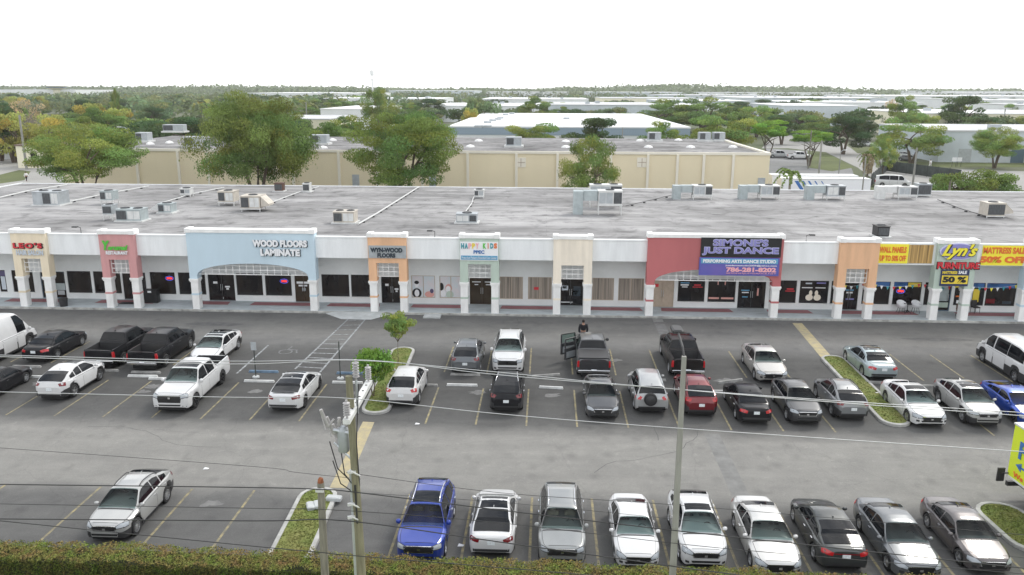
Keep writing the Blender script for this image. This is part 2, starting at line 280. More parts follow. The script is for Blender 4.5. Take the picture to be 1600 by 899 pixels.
# ramps
mb = MB(); a = [G(x, y) for x, y in ((524, 489), (597, 490), (570, 499), (545, 498))]
mb.add([(a[0][0], YK-.003, .15), (a[1][0], YK-.003, .15), (a[2][0]+.5, YK-1.5, .012), (a[3][0]-.5, YK-1.5, .012), (a[0][0]-.7, YK-.003, .008), (a[1][0]+.7, YK-.003, .008)], [(3, 2, 1, 0), (0, 4, 3), (2, 5, 1)]); struct(mb, 'kerb_ramp', 'concrete')
x0, x1 = G(664, 492)[0], G(690, 493)[0]; mb = MB().box(x0, x1, YK-.9, YK-.004, 0, .11); struct(mb, 'concrete_slab', 'concrete')
def line(mb, x0, y0, x1, y1, wd=.095, z=.009, mi=0):
    d = Vector((x1-x0, y1-y0)); n_ = Vector((-d.y, d.x)).normalized()*wd/2
    mb.add([(x0-n_.x, y0-n_.y, z), (x1-n_.x, y1-n_.y, z), (x1+n_.x, y1+n_.y, z), (x0+n_.x, y0+n_.y, z)], [(0, 1, 2, 3)], mi)
mb = MB(); ST = 2.59
for k in range(-8, 13):
    X = -.89+ST*k
    if k < -2 or k in (7, 8): continue
    line(mb, X, 38.4, X, 43.6)
    if k not in (-3, 7, 8): line(mb, X, 46.2, X, 51.2)
for k in range(-9, 3):
    X = -17.8+ST*k
    line(mb, X, 38.4, X, 43.8)
    if k < 0: line(mb, X, 46.6, X, 51.0)
for X in (-23.2, -19.0, -15.0, -12.3, -9.9 + .0, -5.62, -2.95, -.45, 2.05, 4.6, 7.05, 9.6, 12.1, 14.6, 17.2, -20.4 - 5.4): line(mb, X, 24.6, X, 31.0, .10)
struct(mb, 'stall_marking', 'yellow_old')
mb = MB()
for (a, b_, c, d) in ((545, 498, 461, 577), (571, 499, 500, 582), (419, 540, 370, 584)):
    p, q = G(a, b_), G(c, d); line(mb, *p, *q, .12)
for k in range(11):
    f = (k+.5)/11; p, q = G(545+(461-545)*f, 498+79*f), G(571-71*min(1, f-.02), 499+83*(f-.03)); line(mb, *p, *q, .1)
struct(mb, 'white_marking', 'white_old'); mb = MB()
for s_ in range(14):      # wheelchair mark
    t0, t1 = 2*math.pi*s_/14, 2*math.pi*(s_+1)/14; c0 = G(446, 550); line(mb, c0[0]+.42*math.cos(t0), c0[1]+.42*math.sin(t0), c0[0]+.42*math.cos(t1), c0[1]+.42*math.sin(t1), .09)
line(mb, c0[0], c0[1]+.4, c0[0]+.1, c0[1]+1.1, .1); line(mb, c0[0], c0[1]+.5, c0[0]+.7, c0[1]+.4, .1); line(mb, c0[0]+.6, c0[1]+.4, c0[0]+.8, c0[1]-.2, .1)
struct(mb, 'white_marking', 'white_faint')
mb = MB()
quadpx(mb, [(582, 660), (515, 762), (541, 764), (585, 661)][::-1] if 0 else [(515, 762), (541, 763), (585, 660), (567, 659)], .010)
quadpx(mb, [(1284, 560), (1300, 558), (1253, 505), (1238, 505)], .010)
struct(mb, 'yellow_slab_marking', 'yellow_slab')
mb = MB()
for a, b_ in ((31.3, 37.9), (24.5, 31.3), (52, 58.7)): mb.add([(8.0, a, .0065), (8.75, a, .0065), (8.75, b_, .0065), (8.0, b_, .0065)], [(0, 1, 2, 3)])
struct(mb, 'trench_patch', 'patch_light')
# patches and cracks in the asphalt
M['crack_dark'] = mat('crack_dark', (.05, .05, .05), .95, col2=(.09, .09, .09), scale=3); M['repair_dark'] = mat('repair_dark', (.115, .113, .11), .92, var=.18, scale=1.8); M['scrape_light'] = mat('scrape_light', (.20, .20, .195), .95, col2=(.115, .115, .115), scale=2.2, detail=9)
rc = random.Random(5); mb = MB()
for _ in range(16):
    x, y, a_ = rc.uniform(-35, 30), rc.uniform(26, 57), rc.uniform(0, 6.3)
    for k in range(rc.randint(6, 16)): nx_, ny_ = x+.55*math.cos(a_), y+.55*math.sin(a_); line(mb, x, y, nx_, ny_, rc.uniform(.012, .03), .0075); x, y = nx_, ny_; a_ += rc.uniform(-.5, .5)
struct(mb, 'asphalt_crack', 'crack_dark')
mb = MB()
for cx_, cy_, a_, b_ in ((-24, 55.5, 2.2, .5), (9.2, 57.6, 1.6, .3), (-2, 57.2, 3.2, .35), (27, 54.6, 2.4, .4)):
    n = 14; mb.add([(cx_+a_*math.cos(2*math.pi*k/n)*rc.uniform(.8, 1.1), cy_+b_*math.sin(2*math.pi*k/n)*rc.uniform(.8, 1.1), .0070) for k in range(n)], [tuple(range(n))])
struct(mb, 'asphalt_patch', 'repair_dark')
mb = MB()
for px, py, a_ in ((746, 614, .55), (862, 618, .6), (400, 612, .5), (240, 604, .6), (560, 614, .5), (1135, 596, .7), (330, 787, .5), (1235, 860, .4), (960, 563, .5), (225, 612, .4), (60, 600, .5)):
    cx_, cy_ = G(px, py); n = 16; mb.add([(cx_+a_*math.cos(2*math.pi*k/n)*rc.uniform(.5, 1.2), cy_+a_*.7*math.sin(2*math.pi*k/n)*rc.uniform(.5, 1.2), .0072) for k in range(n)], [tuple(range(n))])
struct(mb, 'worn_patch', 'scrape_light')
# ---------------------------------------------------------------- islands
def rounded(x0, y0, x1, y1, hw, hw2=None, n=8, far=True, near=True):
    """outline of a long island from (x0,y0) near end to (x1,y1) far end"""
    hw2 = hw2 or hw; d = Vector((x1-x0, y1-y0)).normalized(); s_ = Vector((d.y, -d.x)); P = []
    for k in range(n+1): a_ = math.pi*k/n; v = Vector((x1, y1))-d*hw2+s_*hw2*math.cos(a_)+d*hw2*math.sin(a_); P.append((v.x, v.y))
    for k in range(n+1): a_ = math.pi*k/n; v = Vector((x0, y0))+d*hw-s_*hw*math.cos(a_)-d*hw*math.sin(a_); P.append((v.x, v.y))
    return P
def grass_patch(x0, y0, x1, y1, hw, n=1500, base=.12):
    mb = MB(); d = Vector((x1-x0, y1-y0)); ln = d.length; d.normalize(); s_ = Vector((d.y, -d.x))
    poly = rounded(x0, y0, x1, y1, hw); mb.add([(*p, base) for p in poly], [tuple(range(len(poly)))][::-1])
    for _ in range(n):
        a_ = random.uniform(.15, ln-.15); ww = hw*.96
        if min(a_, ln-a_) < hw: ww = math.sqrt(max(.01, hw**2-(hw-min(a_, ln-a_))**2))*.93
        c = Vector((x0, y0))+d*a_+s_*random.uniform(-ww, ww); t = random.uniform(0, 6.3); h = random.uniform(.02, .05); q = .04
        mb.add([(c.x-q*math.cos(t), c.y-q*math.sin(t), base), (c.x+q*math.cos(t), c.y+q*math.sin(t), base), (c.x+random.uniform(-.06, .06), c.y+random.uniform(-.06, .06), base+h)], [(0, 1, 2)])
    return mb
def island(nx, ny, fx, fy, hw, ng=1800):
    a_, b_ = G(nx, ny), G(fx, fy); o = rounded(*a_, *b_, hw); d = (Vector(b_)-Vector(a_)).normalized()
    i_ = rounded(a_[0]+d.x*.17, a_[1]+d.y*.17, b_[0]-d.x*.17, b_[1]-d.y*.17, hw-.17); mb = MB(); n = len(o)
    P = [(*p, 0) for p in o]+[(*p, .13) for p in o]+[(*p, .15) for p in rounded(a_[0]+d.x*.03, a_[1]+d.y*.03, b_[0]-d.x*.03, b_[1]-d.y*.03, hw-.03)]+[(*p, .15) for p in i_]+[(*p, .02) for p in i_]
    fs = []
    for l_ in range(4):
        for i in range(n): j = (i+1) % n; fs.append((l_*n+i, l_*n+j, (l_+1)*n+j, (l_+1)*n+i))
    mb.add(P, fs); struct(mb, 'parking_island', 'island_kerb')
    g_ = grass_patch(a_[0]+d.x*.16, a_[1]+d.y*.16, b_[0]-d.x*.16, b_[1]-d.y*.16, hw-.16, ng); struct(g_, 'island_grass', 'grass', kind='stuff')
island(584, 649, 632, 545, .78); island(1406, 668, 1297, 558, .78); island(445, 888, 503, 765, .82); island(1640, 870, 1545, 788, 1.0)
# ---------------------------------------------------------------- the strip mall
XL, XR = -62., 62.; YF = 59.3; YW = 61.6; ZR = 5.6
mall = thing('strip_mall', 'long white single storey strip mall with coloured entrance towers and flat grey roof', 'strip mall', (0, 61, 0))
def roof_material(name, base, k=1.):
    m = bpy.data.materials.new(name); m.use_nodes = True; t = m.node_tree; b = t.nodes['Principled BSDF']; l = t.links.new; tcn = t.nodes.new('ShaderNodeTexCoord'); prev = None
    for st, sc_, dt, lo, hi, dk, lt in (((.12, .8, 1), .8, 8, .34, .66, 1-.30*k, 1+.14*k), ((.6, 1, 1), .13, 10, .36, .64, 1-.34*k, 1+.18*k), ((.5, 3., 1), 1.2, 4, .3, .7, 1-.12*k, 1+.10*k), ((1, 1, 1), .55, 9, .50, .68, 1., 1-.48*k)):
        ma = t.nodes.new('ShaderNodeMapping'); ma.inputs['Scale'].default_value = st; l(tcn.outputs['Object'], ma.inputs[0]); nz = t.nodes.new('ShaderNodeTexNoise'); nz.inputs['Scale'].default_value = sc_; nz.inputs['Detail'].default_value = dt; nz.inputs['Roughness'].default_value = .65; nz.inputs['Distortion'].default_value = .5; l(ma.outputs[0], nz.inputs['Vector'])
        rr = t.nodes.new('ShaderNodeValToRGB'); rr.color_ramp.elements[0].position = lo; rr.color_ramp.elements[1].position = hi; rr.color_ramp.elements[0].color = (dk, dk, dk, 1); rr.color_ramp.elements[1].color = (lt, lt, lt, 1); l(nz.outputs['Fac'], rr.inputs[0])
        mm = t.nodes.new('ShaderNodeMix'); mm.data_type = 'RGBA'; mm.blend_type = 'MULTIPLY'; mm.inputs[0].default_value = 1
        if prev: l(prev, mm.inputs[6])
        else: mm.inputs[6].default_value = (*base, 1)
        l(rr.outputs[0], mm.inputs[7]); prev = mm.outputs[2]
    br = t.nodes.new('ShaderNodeTexBrick'); br.inputs['Scale'].default_value = 1; br.inputs['Brick Width'].default_value = 11; br.inputs['Row Height'].default_value = 1.05; br.inputs['Mortar Size'].default_value = .022; br.inputs['Color1'].default_value = (1, 1, 1, 1); br.inputs['Color2'].default_value = (.94, .94, .94, 1); br.inputs['Mortar'].default_value = (.72, .72, .72, 1)
    l(tcn.outputs['Object'], br.inputs['Vector']); mm = t.nodes.new('ShaderNodeMix'); mm.data_type = 'RGBA'; mm.blend_type = 'MULTIPLY'; mm.inputs[0].default_value = .8; l(prev, mm.inputs[6]); l(br.outputs['Color'], mm.inputs[7]); l(mm.outputs[2], b.inputs['Base Color']); b.inputs['Roughness'].default_value = .85; b.inputs['Specular IOR Level'].default_value = .3; M[name] = m
roof_material('roof_top', (.335, .33, .33), 1.0); roof_material('roof_grey', (.27, .265, .265), 1.4)
mb = MB().add([(XL, YF+.3, ZR), (XR, YF+.3, ZR), (XR, 93.2, ZR), (XL, 93.2, ZR)], [(0, 1, 2, 3)])
mb.box(XL, XR, 93.2, 93.45, 0, ZR+.06, 1); mb.box(XL-.2, XL, YF, 93.4, 0, ZR+.1, 1); mb.box(XR, XR+.2, YF, 93.4, 0, ZR+.1, 1); mb.build('roof', ['roof_top', 'stucco_white'], mall, world=True)
mb = MB()
for k in range(30): 
    X = -58+k*4.1+random.uniform(-1, 1); y0 = 60+random.uniform(0, 4)
    pass
def span(a, b_): return (AT(a, 372, 59.75 if a > 860 else 58.98)[0]+.05, AT(b_, 372, 59.75 if b_ < 860 else 58.98)[0]-.05)
TW = [(*span(a, b_), c, k) for a, b_, c, k in ((15, 81, 'cream', 0), (152.5, 218, 'rose', 0), (289.5, 496, 'sky_blue', 1), (573, 638, 'orange', 0), (717, 781.5, 'sage', 0), (864, 927.5, 'peach_cream', 0), (1010, 1227, 'brick_red', 1), (1308, 1378, 'orange', 0), (1459, 1532, 'sage', 0), (1600, 1676, 'sky_blue', 0))]
TW_old = []
# fascia spans between towers
e = [XL]+[v for t_ in TW for v in t_[:2]]+[XR]
for i in range(0, len(e), 2):
    mb = MB().box(e[i], e[i+1], YF, YF+.3, 4.24, 5.78); mb.box(e[i], e[i+1], YF-.04, YF+.34, 5.781, 5.87)
    mb.build('fascia', 'stucco_white', mall, world=True)
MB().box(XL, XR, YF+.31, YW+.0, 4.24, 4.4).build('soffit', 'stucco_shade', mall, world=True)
# store wall with real openings: (x0 px, x1 px, kind) measured half way up the glass
OPEN = [(-60, -20, 'w'), (0, 11, 'poster'), (21, 28, 'w'), (39, 54, 'w'), (65, 103, 'gdoor'), (107, 144, 'w'), (148, 190, 'w'), (193, 229, 'door'), (236, 275, 'w'), (280, 322, 'w'),
        (326, 367, 'door'), (370, 411, 'w'), (415, 456, 'w'), (461, 488, 'bdoor'), (503, 546, 'w'), (549, 588, 'w'), (596, 629, 'door'), (643, 680, 'kids'), (687, 722, 'kids'), (734, 772, 'brdoor'),
        (781, 817, 'blind'), (825, 862, 'blind'), (872, 911, 'door'), (925, 959, 'blind'), (966, 1006, 'blind'), (1017, 1053, 'tandoor'), (1059, 1101, 'w'), (1106, 1149, 'w'), (1153, 1196, 'door'),
        (1202, 1244, 'w'), (1249, 1294, 'w'), (1298, 1309, 'w'), (1313, 1341, 'door'), (1347, 1390, 'lyn'), (1395, 1439, 'lyn'), (1444, 1452, 'w'), (1463, 1486, 'gdoor'), (1491, 1509, 'w'), (1519, 1538, 'lyn'),
        (1540, 1587, 'lyn'), (1590, 1612, 'tandoor'), (1620, 1660, 'w')]
WZ0, WZ1, DZ1 = .62, 2.42, 2.36
ops = []
for a, b_, k in OPEN:
    door = 'door' in k; x0, x1 = AT(a, 452+(a-800)*.009, YW+.05)[0], AT(b_, 452+(b_-800)*.009, YW+.05)[0]; ops.append((x0, x1, .16 if door else WZ0, DZ1 if door else WZ1, k))
mb = MB(); cur = XL
for x0, x1, z0, z1, k in ops:
    if x0 > cur: mb.box(cur, x0, YW, YW+.2, .15, 4.24)
    mb.box(x0, x1, YW, YW+.2, z1, 4.24)
    if z0 > .2: mb.box(x0, x1, YW, YW+.2, .15, z0)
    cur = x1
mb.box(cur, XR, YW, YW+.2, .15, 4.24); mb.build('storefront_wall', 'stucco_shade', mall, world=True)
# base course, whiter
mb = MB().box(-60, 60, YW+3, YW+3.2, .15, 5.5); mb.build('interior_wall', 'black', mall, world=True)
def ln(parent, w0, w1, z, mt, n=3, y=YW+.05, hgt=.05):
    m_ = MB()
    for i in range(n):
        zz = z-i*.11; a = w0; 
        while a < w1-.08:
            b2 = min(w1, a+random.uniform(.08, .22)); m_.box(a, b2-.03, y-.004, y, zz-hgt, zz); a = b2
    return m_.build('window_print', mt, parent, world=True)
WIN = {}
for i, (x0, x1, z0, z1, k) in enumerate(ops):
    door = 'door' in k; fr = 'frame_dark' if k in ('w', 'door', 'lyn', 'poster') else 'alu' if k == 'gdoor' else 'tan_panel' if k in ('blind', 'kids', 'tandoor') else 'bronze_frame'
    nm = 'door' if door else 'window'; t = .05; mb = MB()
    if k == 'gdoor': fr = 'steel_blue'
    mb.box(x0, x0+t, YW+.06, YW+.14, z0, z1).box(x1-t, x1, YW+.06, YW+.14, z0, z1).box(x0+t, x1-t, YW+.06, YW+.14, z1-t, z1).box(x0+t, x1-t, YW+.06, YW+.14, z0, z0+t)
    xm = (x0+x1)/2
    if (door and x1-x0 > 1.25) or (k in ('blind', 'kids') and x1-x0 > 1.1): mb.box(xm-t/2, xm+t/2, YW+.06, YW+.14, z0+t, z1-t)
    fo = mb.build(nm, fr, mall, world=True); WIN[i] = fo
    gm = {'blind': 'blinds', 'kids': 'poster_light', 'tandoor': 'tan_panel', 'brdoor': 'glass_brown', 'bdoor': 'glass_brown'}.get(k, 'glass_dark')
    org = mall.location
    g_ = MB().box(x0+t, x1-t, YW+.09, YW+.11, z0+t, z1-t).build('pane', gm, fo, world=False); g_.data.transform(Matrix.Translation(-org))
    if not door and k not in ('blind', 'kids'):
        s_ = MB().box(x0-.03, x1+.03, YW-.05, YW-.002, z0-.06, z0-.005).build('sill', 'trim_white', fo); s_.data.transform(Matrix.Translation(-org))
    if door:
        h_ = MB()
        for hx in ((xm-.09, xm+.06) if x1-x0 > 1.25 else (x1-.2,)): h_.box(hx, hx+.03, YW+.0, YW+.04, 1.0, 1.5)
        h_ = h_.build('handle', 'alu', fo); h_.data.transform(Matrix.Translation(-org))
def wprint(idx, items):
    """small flat prints on the glass of opening idx: (u0,u1,v0,v1,material)"""
    x0, x1, z0, z1, k = ops[idx]; m_ = {}
    for u0, u1, v0, v1, mt in items: m_.setdefault(mt, MB()).box(x0+u0*(x1-x0), x0+u1*(x1-x0), YW+.078, YW+.085, z0+v0*(z1-z0), z0+v1*(z1-z0))
    for mt, q in m_.items(): o = q.build('window_print', mt, WIN[idx]); o.data.transform(Matrix.Translation(-mall.location))
kinds = [o[4] for o in ops]; iw = {a[0]: i for i, a in enumerate(OPEN)}
wprint(iw[0], [(.1, .9, .72, .95, 't_mauve'), (.2, .8, .1, .7, 't_pale')]); wprint(iw[65], [(.15, .25, .1, .9, 't_pale'), (.5, .95, .3, .55, 'metal_teal'), (.62, .9, .12, .28, 'metal_grey')])
for k_ in (326, 596, 872): wprint(iw[k_], [(.18, .34, .62, .70, 't_white'), (.62, .80, .48, .54, 't_white'), (.66, .76, .40, .46, 't_white'), (.5, .53, .05, .12, 't_white')])
wprint(iw[461], [(.1, .8, .66, .74, 't_white'), (.2, .7, .56, .62, 't_white'), (.4, .6, .40, .5, 't_pale')])
wprint(iw[872], [(.15, .4, .55, .72, 't_pale'), (.12, .6, .1, .13, 't_white'), (.62, .9, .35, .7, 't_slate')])
def blob(idx, u, v, ru, rv, mt, name='poster_figure'):
    x0, x1, z0, z1, k = ops[idx]; n = 14; poly = [(x0+(u+ru*math.cos(2*math.pi*i/n))*(x1-x0), z0+(v+rv*math.sin(2*math.pi*i/n))*(z1-z0)) for i in range(n)]
    off = blob.k = (getattr(blob, 'k', 0)+1) % 40; o = MB().prism(poly, YW+.086-off*.0008-.004, YW+.086-off*.0008, 'xz').build(name, mt, WIN[idx]); o.data.transform(Matrix.Translation(-mall.location))
i = iw[643]; blob(i, .22, .2, .20, .22, 't_black'); blob(i, .22, .58, .09, .12, 't_white'); blob(i, .22, .68, .10, .08, 't_black'); blob(i, .22, .2, .1, .16, 't_white'); blob(i, .75, .15, .2, .14, 't_salmon'); blob(i, .85, .3, .08, .10, 't_mauve')
i = iw[687]; blob(i, .08, .5, .1, .18, 't_black'); blob(i, .4, .45, .15, .18, 't_salmon'); blob(i, .38, .4, .11, .14, 't_white'); blob(i, .45, .15, .17, .17, 'sage'); blob(i, .15, .2, .12, .16, 't_white')
wprint(iw[734], [(.1, .45, .80, .83, 't_white'), (.2, .35, .70, .73, 't_white'), (.62, .9, .80, .83, 't_white'), (.66, .86, .70, .73, 't_white')])
wprint(iw[825], [(.25, .45, .42, .54, 't_red')]); wprint(iw[1017], [(.1, .33, .72, .83, 't_red')])
i = iw[1059]; wprint(i, [(.1, .42, .8, .84, 't_sky'), (.1, .40, .70, .76, 't_white'), (.15, .36, .62, .66, 't_white'), (.55, .92, .62, .66, 't_red'), (.6, .85, .70, .76, 't_red')])
i = iw[1106]; wprint(i, [(.05, .42, .12, .2, 't_salmon'), (.5, .95, .12, .2, 't_salmon'), (.34, .38, .75, .95, 't_salmon'), (.60, .64, .75, .95, 't_salmon')])
i = iw[1153]; wprint(i, [(.12, .42, .62, .66, 't_sky'), (.15, .40, .54, .58, 't_white'), (.17, .38, .38, .42, 't_sky'), (.7, .76, .45, .72, 't_salmon')])
i = iw[1202]; wprint(i, [(.6, .95, .5, .54, 't_red'), (.65, .9, .58, .64, 't_red'), (.1, .3, .5, .6, 't_pale')])
i = iw[1249]; wprint(i, [(.08, .45, .66, .70, 't_white'), (.55, .9, .66, .70, 't_white'), (.2, .42, .84, .9, 't_pale'), (.58, .9, .86, .92, 't_purple')]); blob(i, .36, .25, .13, .14, 'peach_cream'); blob(i, .64, .25, .13, .14, 'peach_cream'); blob(i, .40, .45, .06, .12, 'peach_cream'); blob(i, .6, .45, .06, .12, 'peach_cream')
i = iw[1313]; wprint(i, [(.3, .75, .68, .72, 't_sky'), (.35, .7, .58, .64, 't_white'), (.35, .8, .35, .4, 't_purple')])
for k_, two in ((1347, 0), (1395, 1), (1519, 0), (1540, 0)):
    wprint(iw[k_], [(.03, .97 if not two else .49, .78, .97, 't_blue')]+([(.52, .97, .78, .97, 't_gold')] if two else []))
    wprint(iw[k_], [(.1, .42, .91, .935, 't_sky'), (.1, .38, .85, .875, 't_sky')])
wprint(iw[1347], [(.1, .3, .1, .72, 't_gold')]); wprint(iw[1519], [(.1, .62, .15, .72, 't_gold')]); wprint(iw[1463], [(.1, .85, .35, .9, 'metal_teal'), (.2, .9, .12, .3, 'sage')]); wprint(iw[1491], [(.1, .9, .78, .97, 't_gold'), (.3, .8, .08, .22, 't_white'), (.2, .8, .36, .42, 't_orange')])
wprint(iw[1540], [(.05, .35, .1, .3, 'lamp_red_dark'), (.6, .9, .08, .2, 't_slate')])
# towers
def tower(x0, x1, col, big):
    y0, y1 = 58.98, 59.75; zt = 5.92 if not big else 6.13; pw = .60; t_ = thing('facade_tower', None, None, (0, 0, 0)); 
    t_.parent = mall; t_.location = (0, 0, 0); 
    for k_ in ('label', 'category'):
        if k_ in t_: del t_[k_]
    bpy.data.objects.remove(t_)
    xa, xb = x0+pw, x1-pw; zo = 3.95
    if big:
        n = 24; cx = (xa+xb)/2; hw = (xb-xa)/2; arch = [(cx+hw*math.cos(math.pi*i/n), 2.78+1.0*math.sin(math.pi*i/n)**.9) for i in range(n+1)]
        poly = [(x0, zt), (x0, 2.55), (xa, 2.55)]+arch[::-1]+[(xb, 2.55), (x1, 2.55), (x1, zt)]
    else: poly = [(x0, zt), (x0, 2.55), (xa, 2.55), (xa, zo), (xb, zo), (xb, 2.55), (x1, 2.55), (x1, zt)]
    mb = MB()
    # body in vertical slices so that faces stay convex
    if big:
        xs = [x0, xa]+[p[0] for p in arch[::-1]][1:-1]+[xb, x1]
        zz = [2.55]+[None]; low = lambda x: 2.55 if (x <= xa or x >= xb) else 2.78+1.0*max(0, math.sin(math.acos(max(-1, min(1, (x-cx)/hw)))))**.9
        for a, b2 in zip(xs[:-1], xs[1:]):
            la, lb = (2.55, 2.55) if (b2 <= xa+1e-6 or a >= xb-1e-6) else (max(2.78, low(a)), max(2.78, low(b2)))
            mb.add([(a, y0, la), (b2, y0, lb), (b2, y0, zt), (a, y0, zt), (a, y1, la), (b2, y1, lb), (b2, y1, zt), (a, y1, zt)], [(0, 1, 2, 3), (7, 6, 5, 4), (0, 4, 5, 1), (3, 2, 6, 7)])
        for x, f in ((x0, 1), (x1, -1)): mb.add([(x, y0, 2.55), (x, y1, 2.55), (x, y1, zt), (x, y0, zt)], [(0, 3, 2, 1)])
        for x, z2 in ((xa, 2.78), (xb, 2.78)): mb.add([(x, y0, 2.55), (x, y1, 2.55), (x, y1, z2), (x, y0, z2)], [(0, 1, 2, 3)])
    else:
        mb.box(x0, xa, y0, y1, 2.55, zt).box(xb, x1, y0, y1, 2.55, zt).box(xa, xb, y0+.001, y1-.001, zo, zt)
    T = mb.build('facade_tower', col, mall, world=True)
    def ch(m_, nm, mt, sm=False):
        o = m_.build(nm, mt, T, smooth=sm); o.data.transform(Matrix.Translation(-mall.location)); return o
    c = MB().box(x0-.03, x1+.03, y0-.07, y1, zt, zt+.25); c.bbox(x0-.06, x0+.36, y0-.10, y1+.02, zt-.01, zt+.32, .03).bbox(x1-.36, x1+.06, y0-.10, y1+.02, zt-.01, zt+.32, .03); ch(c, 'cap', 'trim_white')
    # lattice
    g_ = MB(); q = .025; yy = y0+.30; zb = 2.86
    if big:
        g_.box(xa, xb, yy-.02, yy+.03, zb-.03, zb+.03); n2 = 16
        for i in range(1, n2): x = xa+(xb-xa)*i/n2; g_.box(x-q, x+q, yy-.012, yy+.022, zb+.03, max(zb+.05, low(x)-.005))
        for z in (3.2, 3.53):
            s_ = min(1, (z-2.78)/1.0); dx = hw*math.sqrt(max(0, 1-(s_**(1/.9))**2)); g_.box(cx-dx, cx+dx, yy, yy+.01, z-q, z+q)
    else:
        for z in (zb, 3.22, 3.58, 3.92): g_.box(xa, xb, yy, yy+.03, z-q-.003, z+q+.003)
        for i in range(5): x = xa+(xb-xa)*i/4; x = min(max(x, xa+q), xb-q); g_.box(x-q, x+q, yy-.006, yy+.022, zb, 3.95)
    ch(g_, 'lattice', 'trim_white')
    for a in (x0, x1-pw):
        c = MB().bbox(a+.02, a+pw-.02, y0+.03, y0+.60, .152, 2.40, .03).box(a-.06, a+pw+.06, y0-.05, y0+.67, 2.40, 2.545).box(a-.02, a+pw+.02, y0-.01, y0+.63, 2.28, 2.398)
        C = c.build('column', 'trim_white', mall, world=True)
        b2 = MB().box(a+.012, a+pw-.012, y0+.022, y0+.608, 1.25, 1.40).build('band', col, C); b2.data.transform(Matrix.Translation(-mall.location))
for t_ in TW: tower(*t_)
for a in (-48, 45, 52):
    MB().bbox(a, a+.56, 59.0, 59.6, .15, 4.24, .03).build('column', 'trim_white', mall, world=True)
# roof seams and stains live in the material; low gravel stop
# ---------------------------------------------------------------- signs
YS = 58.95
def sign(label, px, py, Y=YS): x, z = AT(px, py, Y); t_ = thing('sign', label, 'sign', (x, Y, z)); return t_
def tpx(s_, txt, x0, y0, x1, y1, mt, dy=-.05, name='lettering', **k):
    """lettering that fills the measured rectangle on the sign plane"""
    Y = s_.location.y; a, za = AT(x0, (y0+y1)/2, Y); b_, _ = AT(x1, (y0+y1)/2, Y); _, zt_ = AT((x0+x1)/2, y0, Y); _, zb_ = AT((x0+x1)/2, y1, Y)
    return text(txt, b_-a, zt_-zb_, mt, name, s_, x=(a+b_)/2-s_.location.x, y=dy, z=(zt_+zb_)/2-s_.location.z, depth=k.pop('depth', .04), **k)
def bpx(s_, nm, x0, y0, x1, y1, mt, d0=-.06, d1=.0):
    Y = s_.location.y; a, _ = AT(x0, (y0+y1)/2, Y); b_, _ = AT(x1, (y0+y1)/2, Y); _, zt_ = AT((x0+x1)/2, y0, Y); _, zb_ = AT((x0+x1)/2, y1, Y); o = s_.location
    return MB().box(a-o.x, b_-o.x, d0, d1, zb_-o.z, zt_-o.z).build(nm, mt, s_)
s = sign("red LEO'S hair salon lettering on the cream tower", 46, 388)
tpx(s, "LEO'S", 21.5, 379.5, 67.5, 389, 't_black', -.03, 'letter_edge', bold=.06, spacing=1.25); tpx(s, "LEO'S", 21, 379.5, 66, 388, 't_red', -.08, bold=.045, spacing=1.25); tpx(s, 'HAIR SALON', 26, 391, 68, 399, 't_pale', bold=.05)
s = sign('green restaurant script with white word RESTAURANT on the rose tower', 181, 386)
tpx(s, 'Y', 160, 376, 172, 391, 't_green', bold=.06, shear=.2); tpx(s, 'arumal', 169, 383, 200, 391, 't_green', -.06, bold=.05, shear=.25); tpx(s, 'RESTAURANT', 166, 392.5, 200, 398, 't_white', bold=.04)
s = sign('large white WOOD FLOORS LAMINATE letters on the blue arched tower', 438, 388)
tpx(s, 'WOOD FLOORS', 395.5, 375.5, 481, 387, 't_slate', -.02, 'letter_edge', bold=.075); tpx(s, 'LAMINATE', 408, 389.5, 470, 400.8, 't_slate', -.02, 'letter_edge', bold=.075)
tpx(s, 'WOOD FLOORS', 395, 375, 480, 386, 't_white', -.09, bold=.06); tpx(s, 'LAMINATE', 407.5, 389, 469, 400, 't_white', -.09, bold=.06)
s = sign('grey board with dark Wyn-Wood Floors lettering on the first orange tower', 605, 394)
bpx(s, 'board', 576, 384, 635, 403.5, 'metal_grey'); tpx(s, 'WYN-WOOD', 579, 387, 629, 394.5, 't_slate', -.09, bold=.06); tpx(s, 'FLOORS', 590, 395.5, 618, 402.5, 't_slate', -.09, bold=.06)
s = sign('white HAPPY KIDS PPEC board with multicoloured letters on the sage tower', 749, 392)
bpx(s, 'board', 719, 378, 778.5, 407, 't_white')
for i, (ch_, c) in enumerate(zip('HAPPY KIDS', ('t_teal', 't_teal', 't_pink', 't_gold', 't_pink', None, 't_green', 't_orange', 't_teal', 't_orange'))):
    x_ = 720.5+i*5.7
    if c: tpx(s, ch_, x_+(1.7 if ch_ == 'I' else 0), 380, x_+(3 if ch_ == 'I' else 4.9), 388.5, c, -.08, depth=.02, bold=.06)
tpx(s, 'PPEC', 740, 391, 757, 396.5, 't_blue', -.08, depth=.02, bold=.04); bpx(s, 'strip', 720.5, 399.5, 777.5, 406, 't_sky', -.07, -.062); tpx(s, 'Prescribed Pediatric Extended Care Center', 722, 401, 776, 404.5, 't_white', -.085, depth=.01)
s = sign('black and blue dance studio banner on the red arched tower', 1158, 390)
bpx(s, 'board', 1095, 371.8, 1220.5, 401.8, 't_black', -.08); bpx(s, 'banner', 1092, 402.5, 1217, 430.5, 'banner_blue', -.10, -.01)
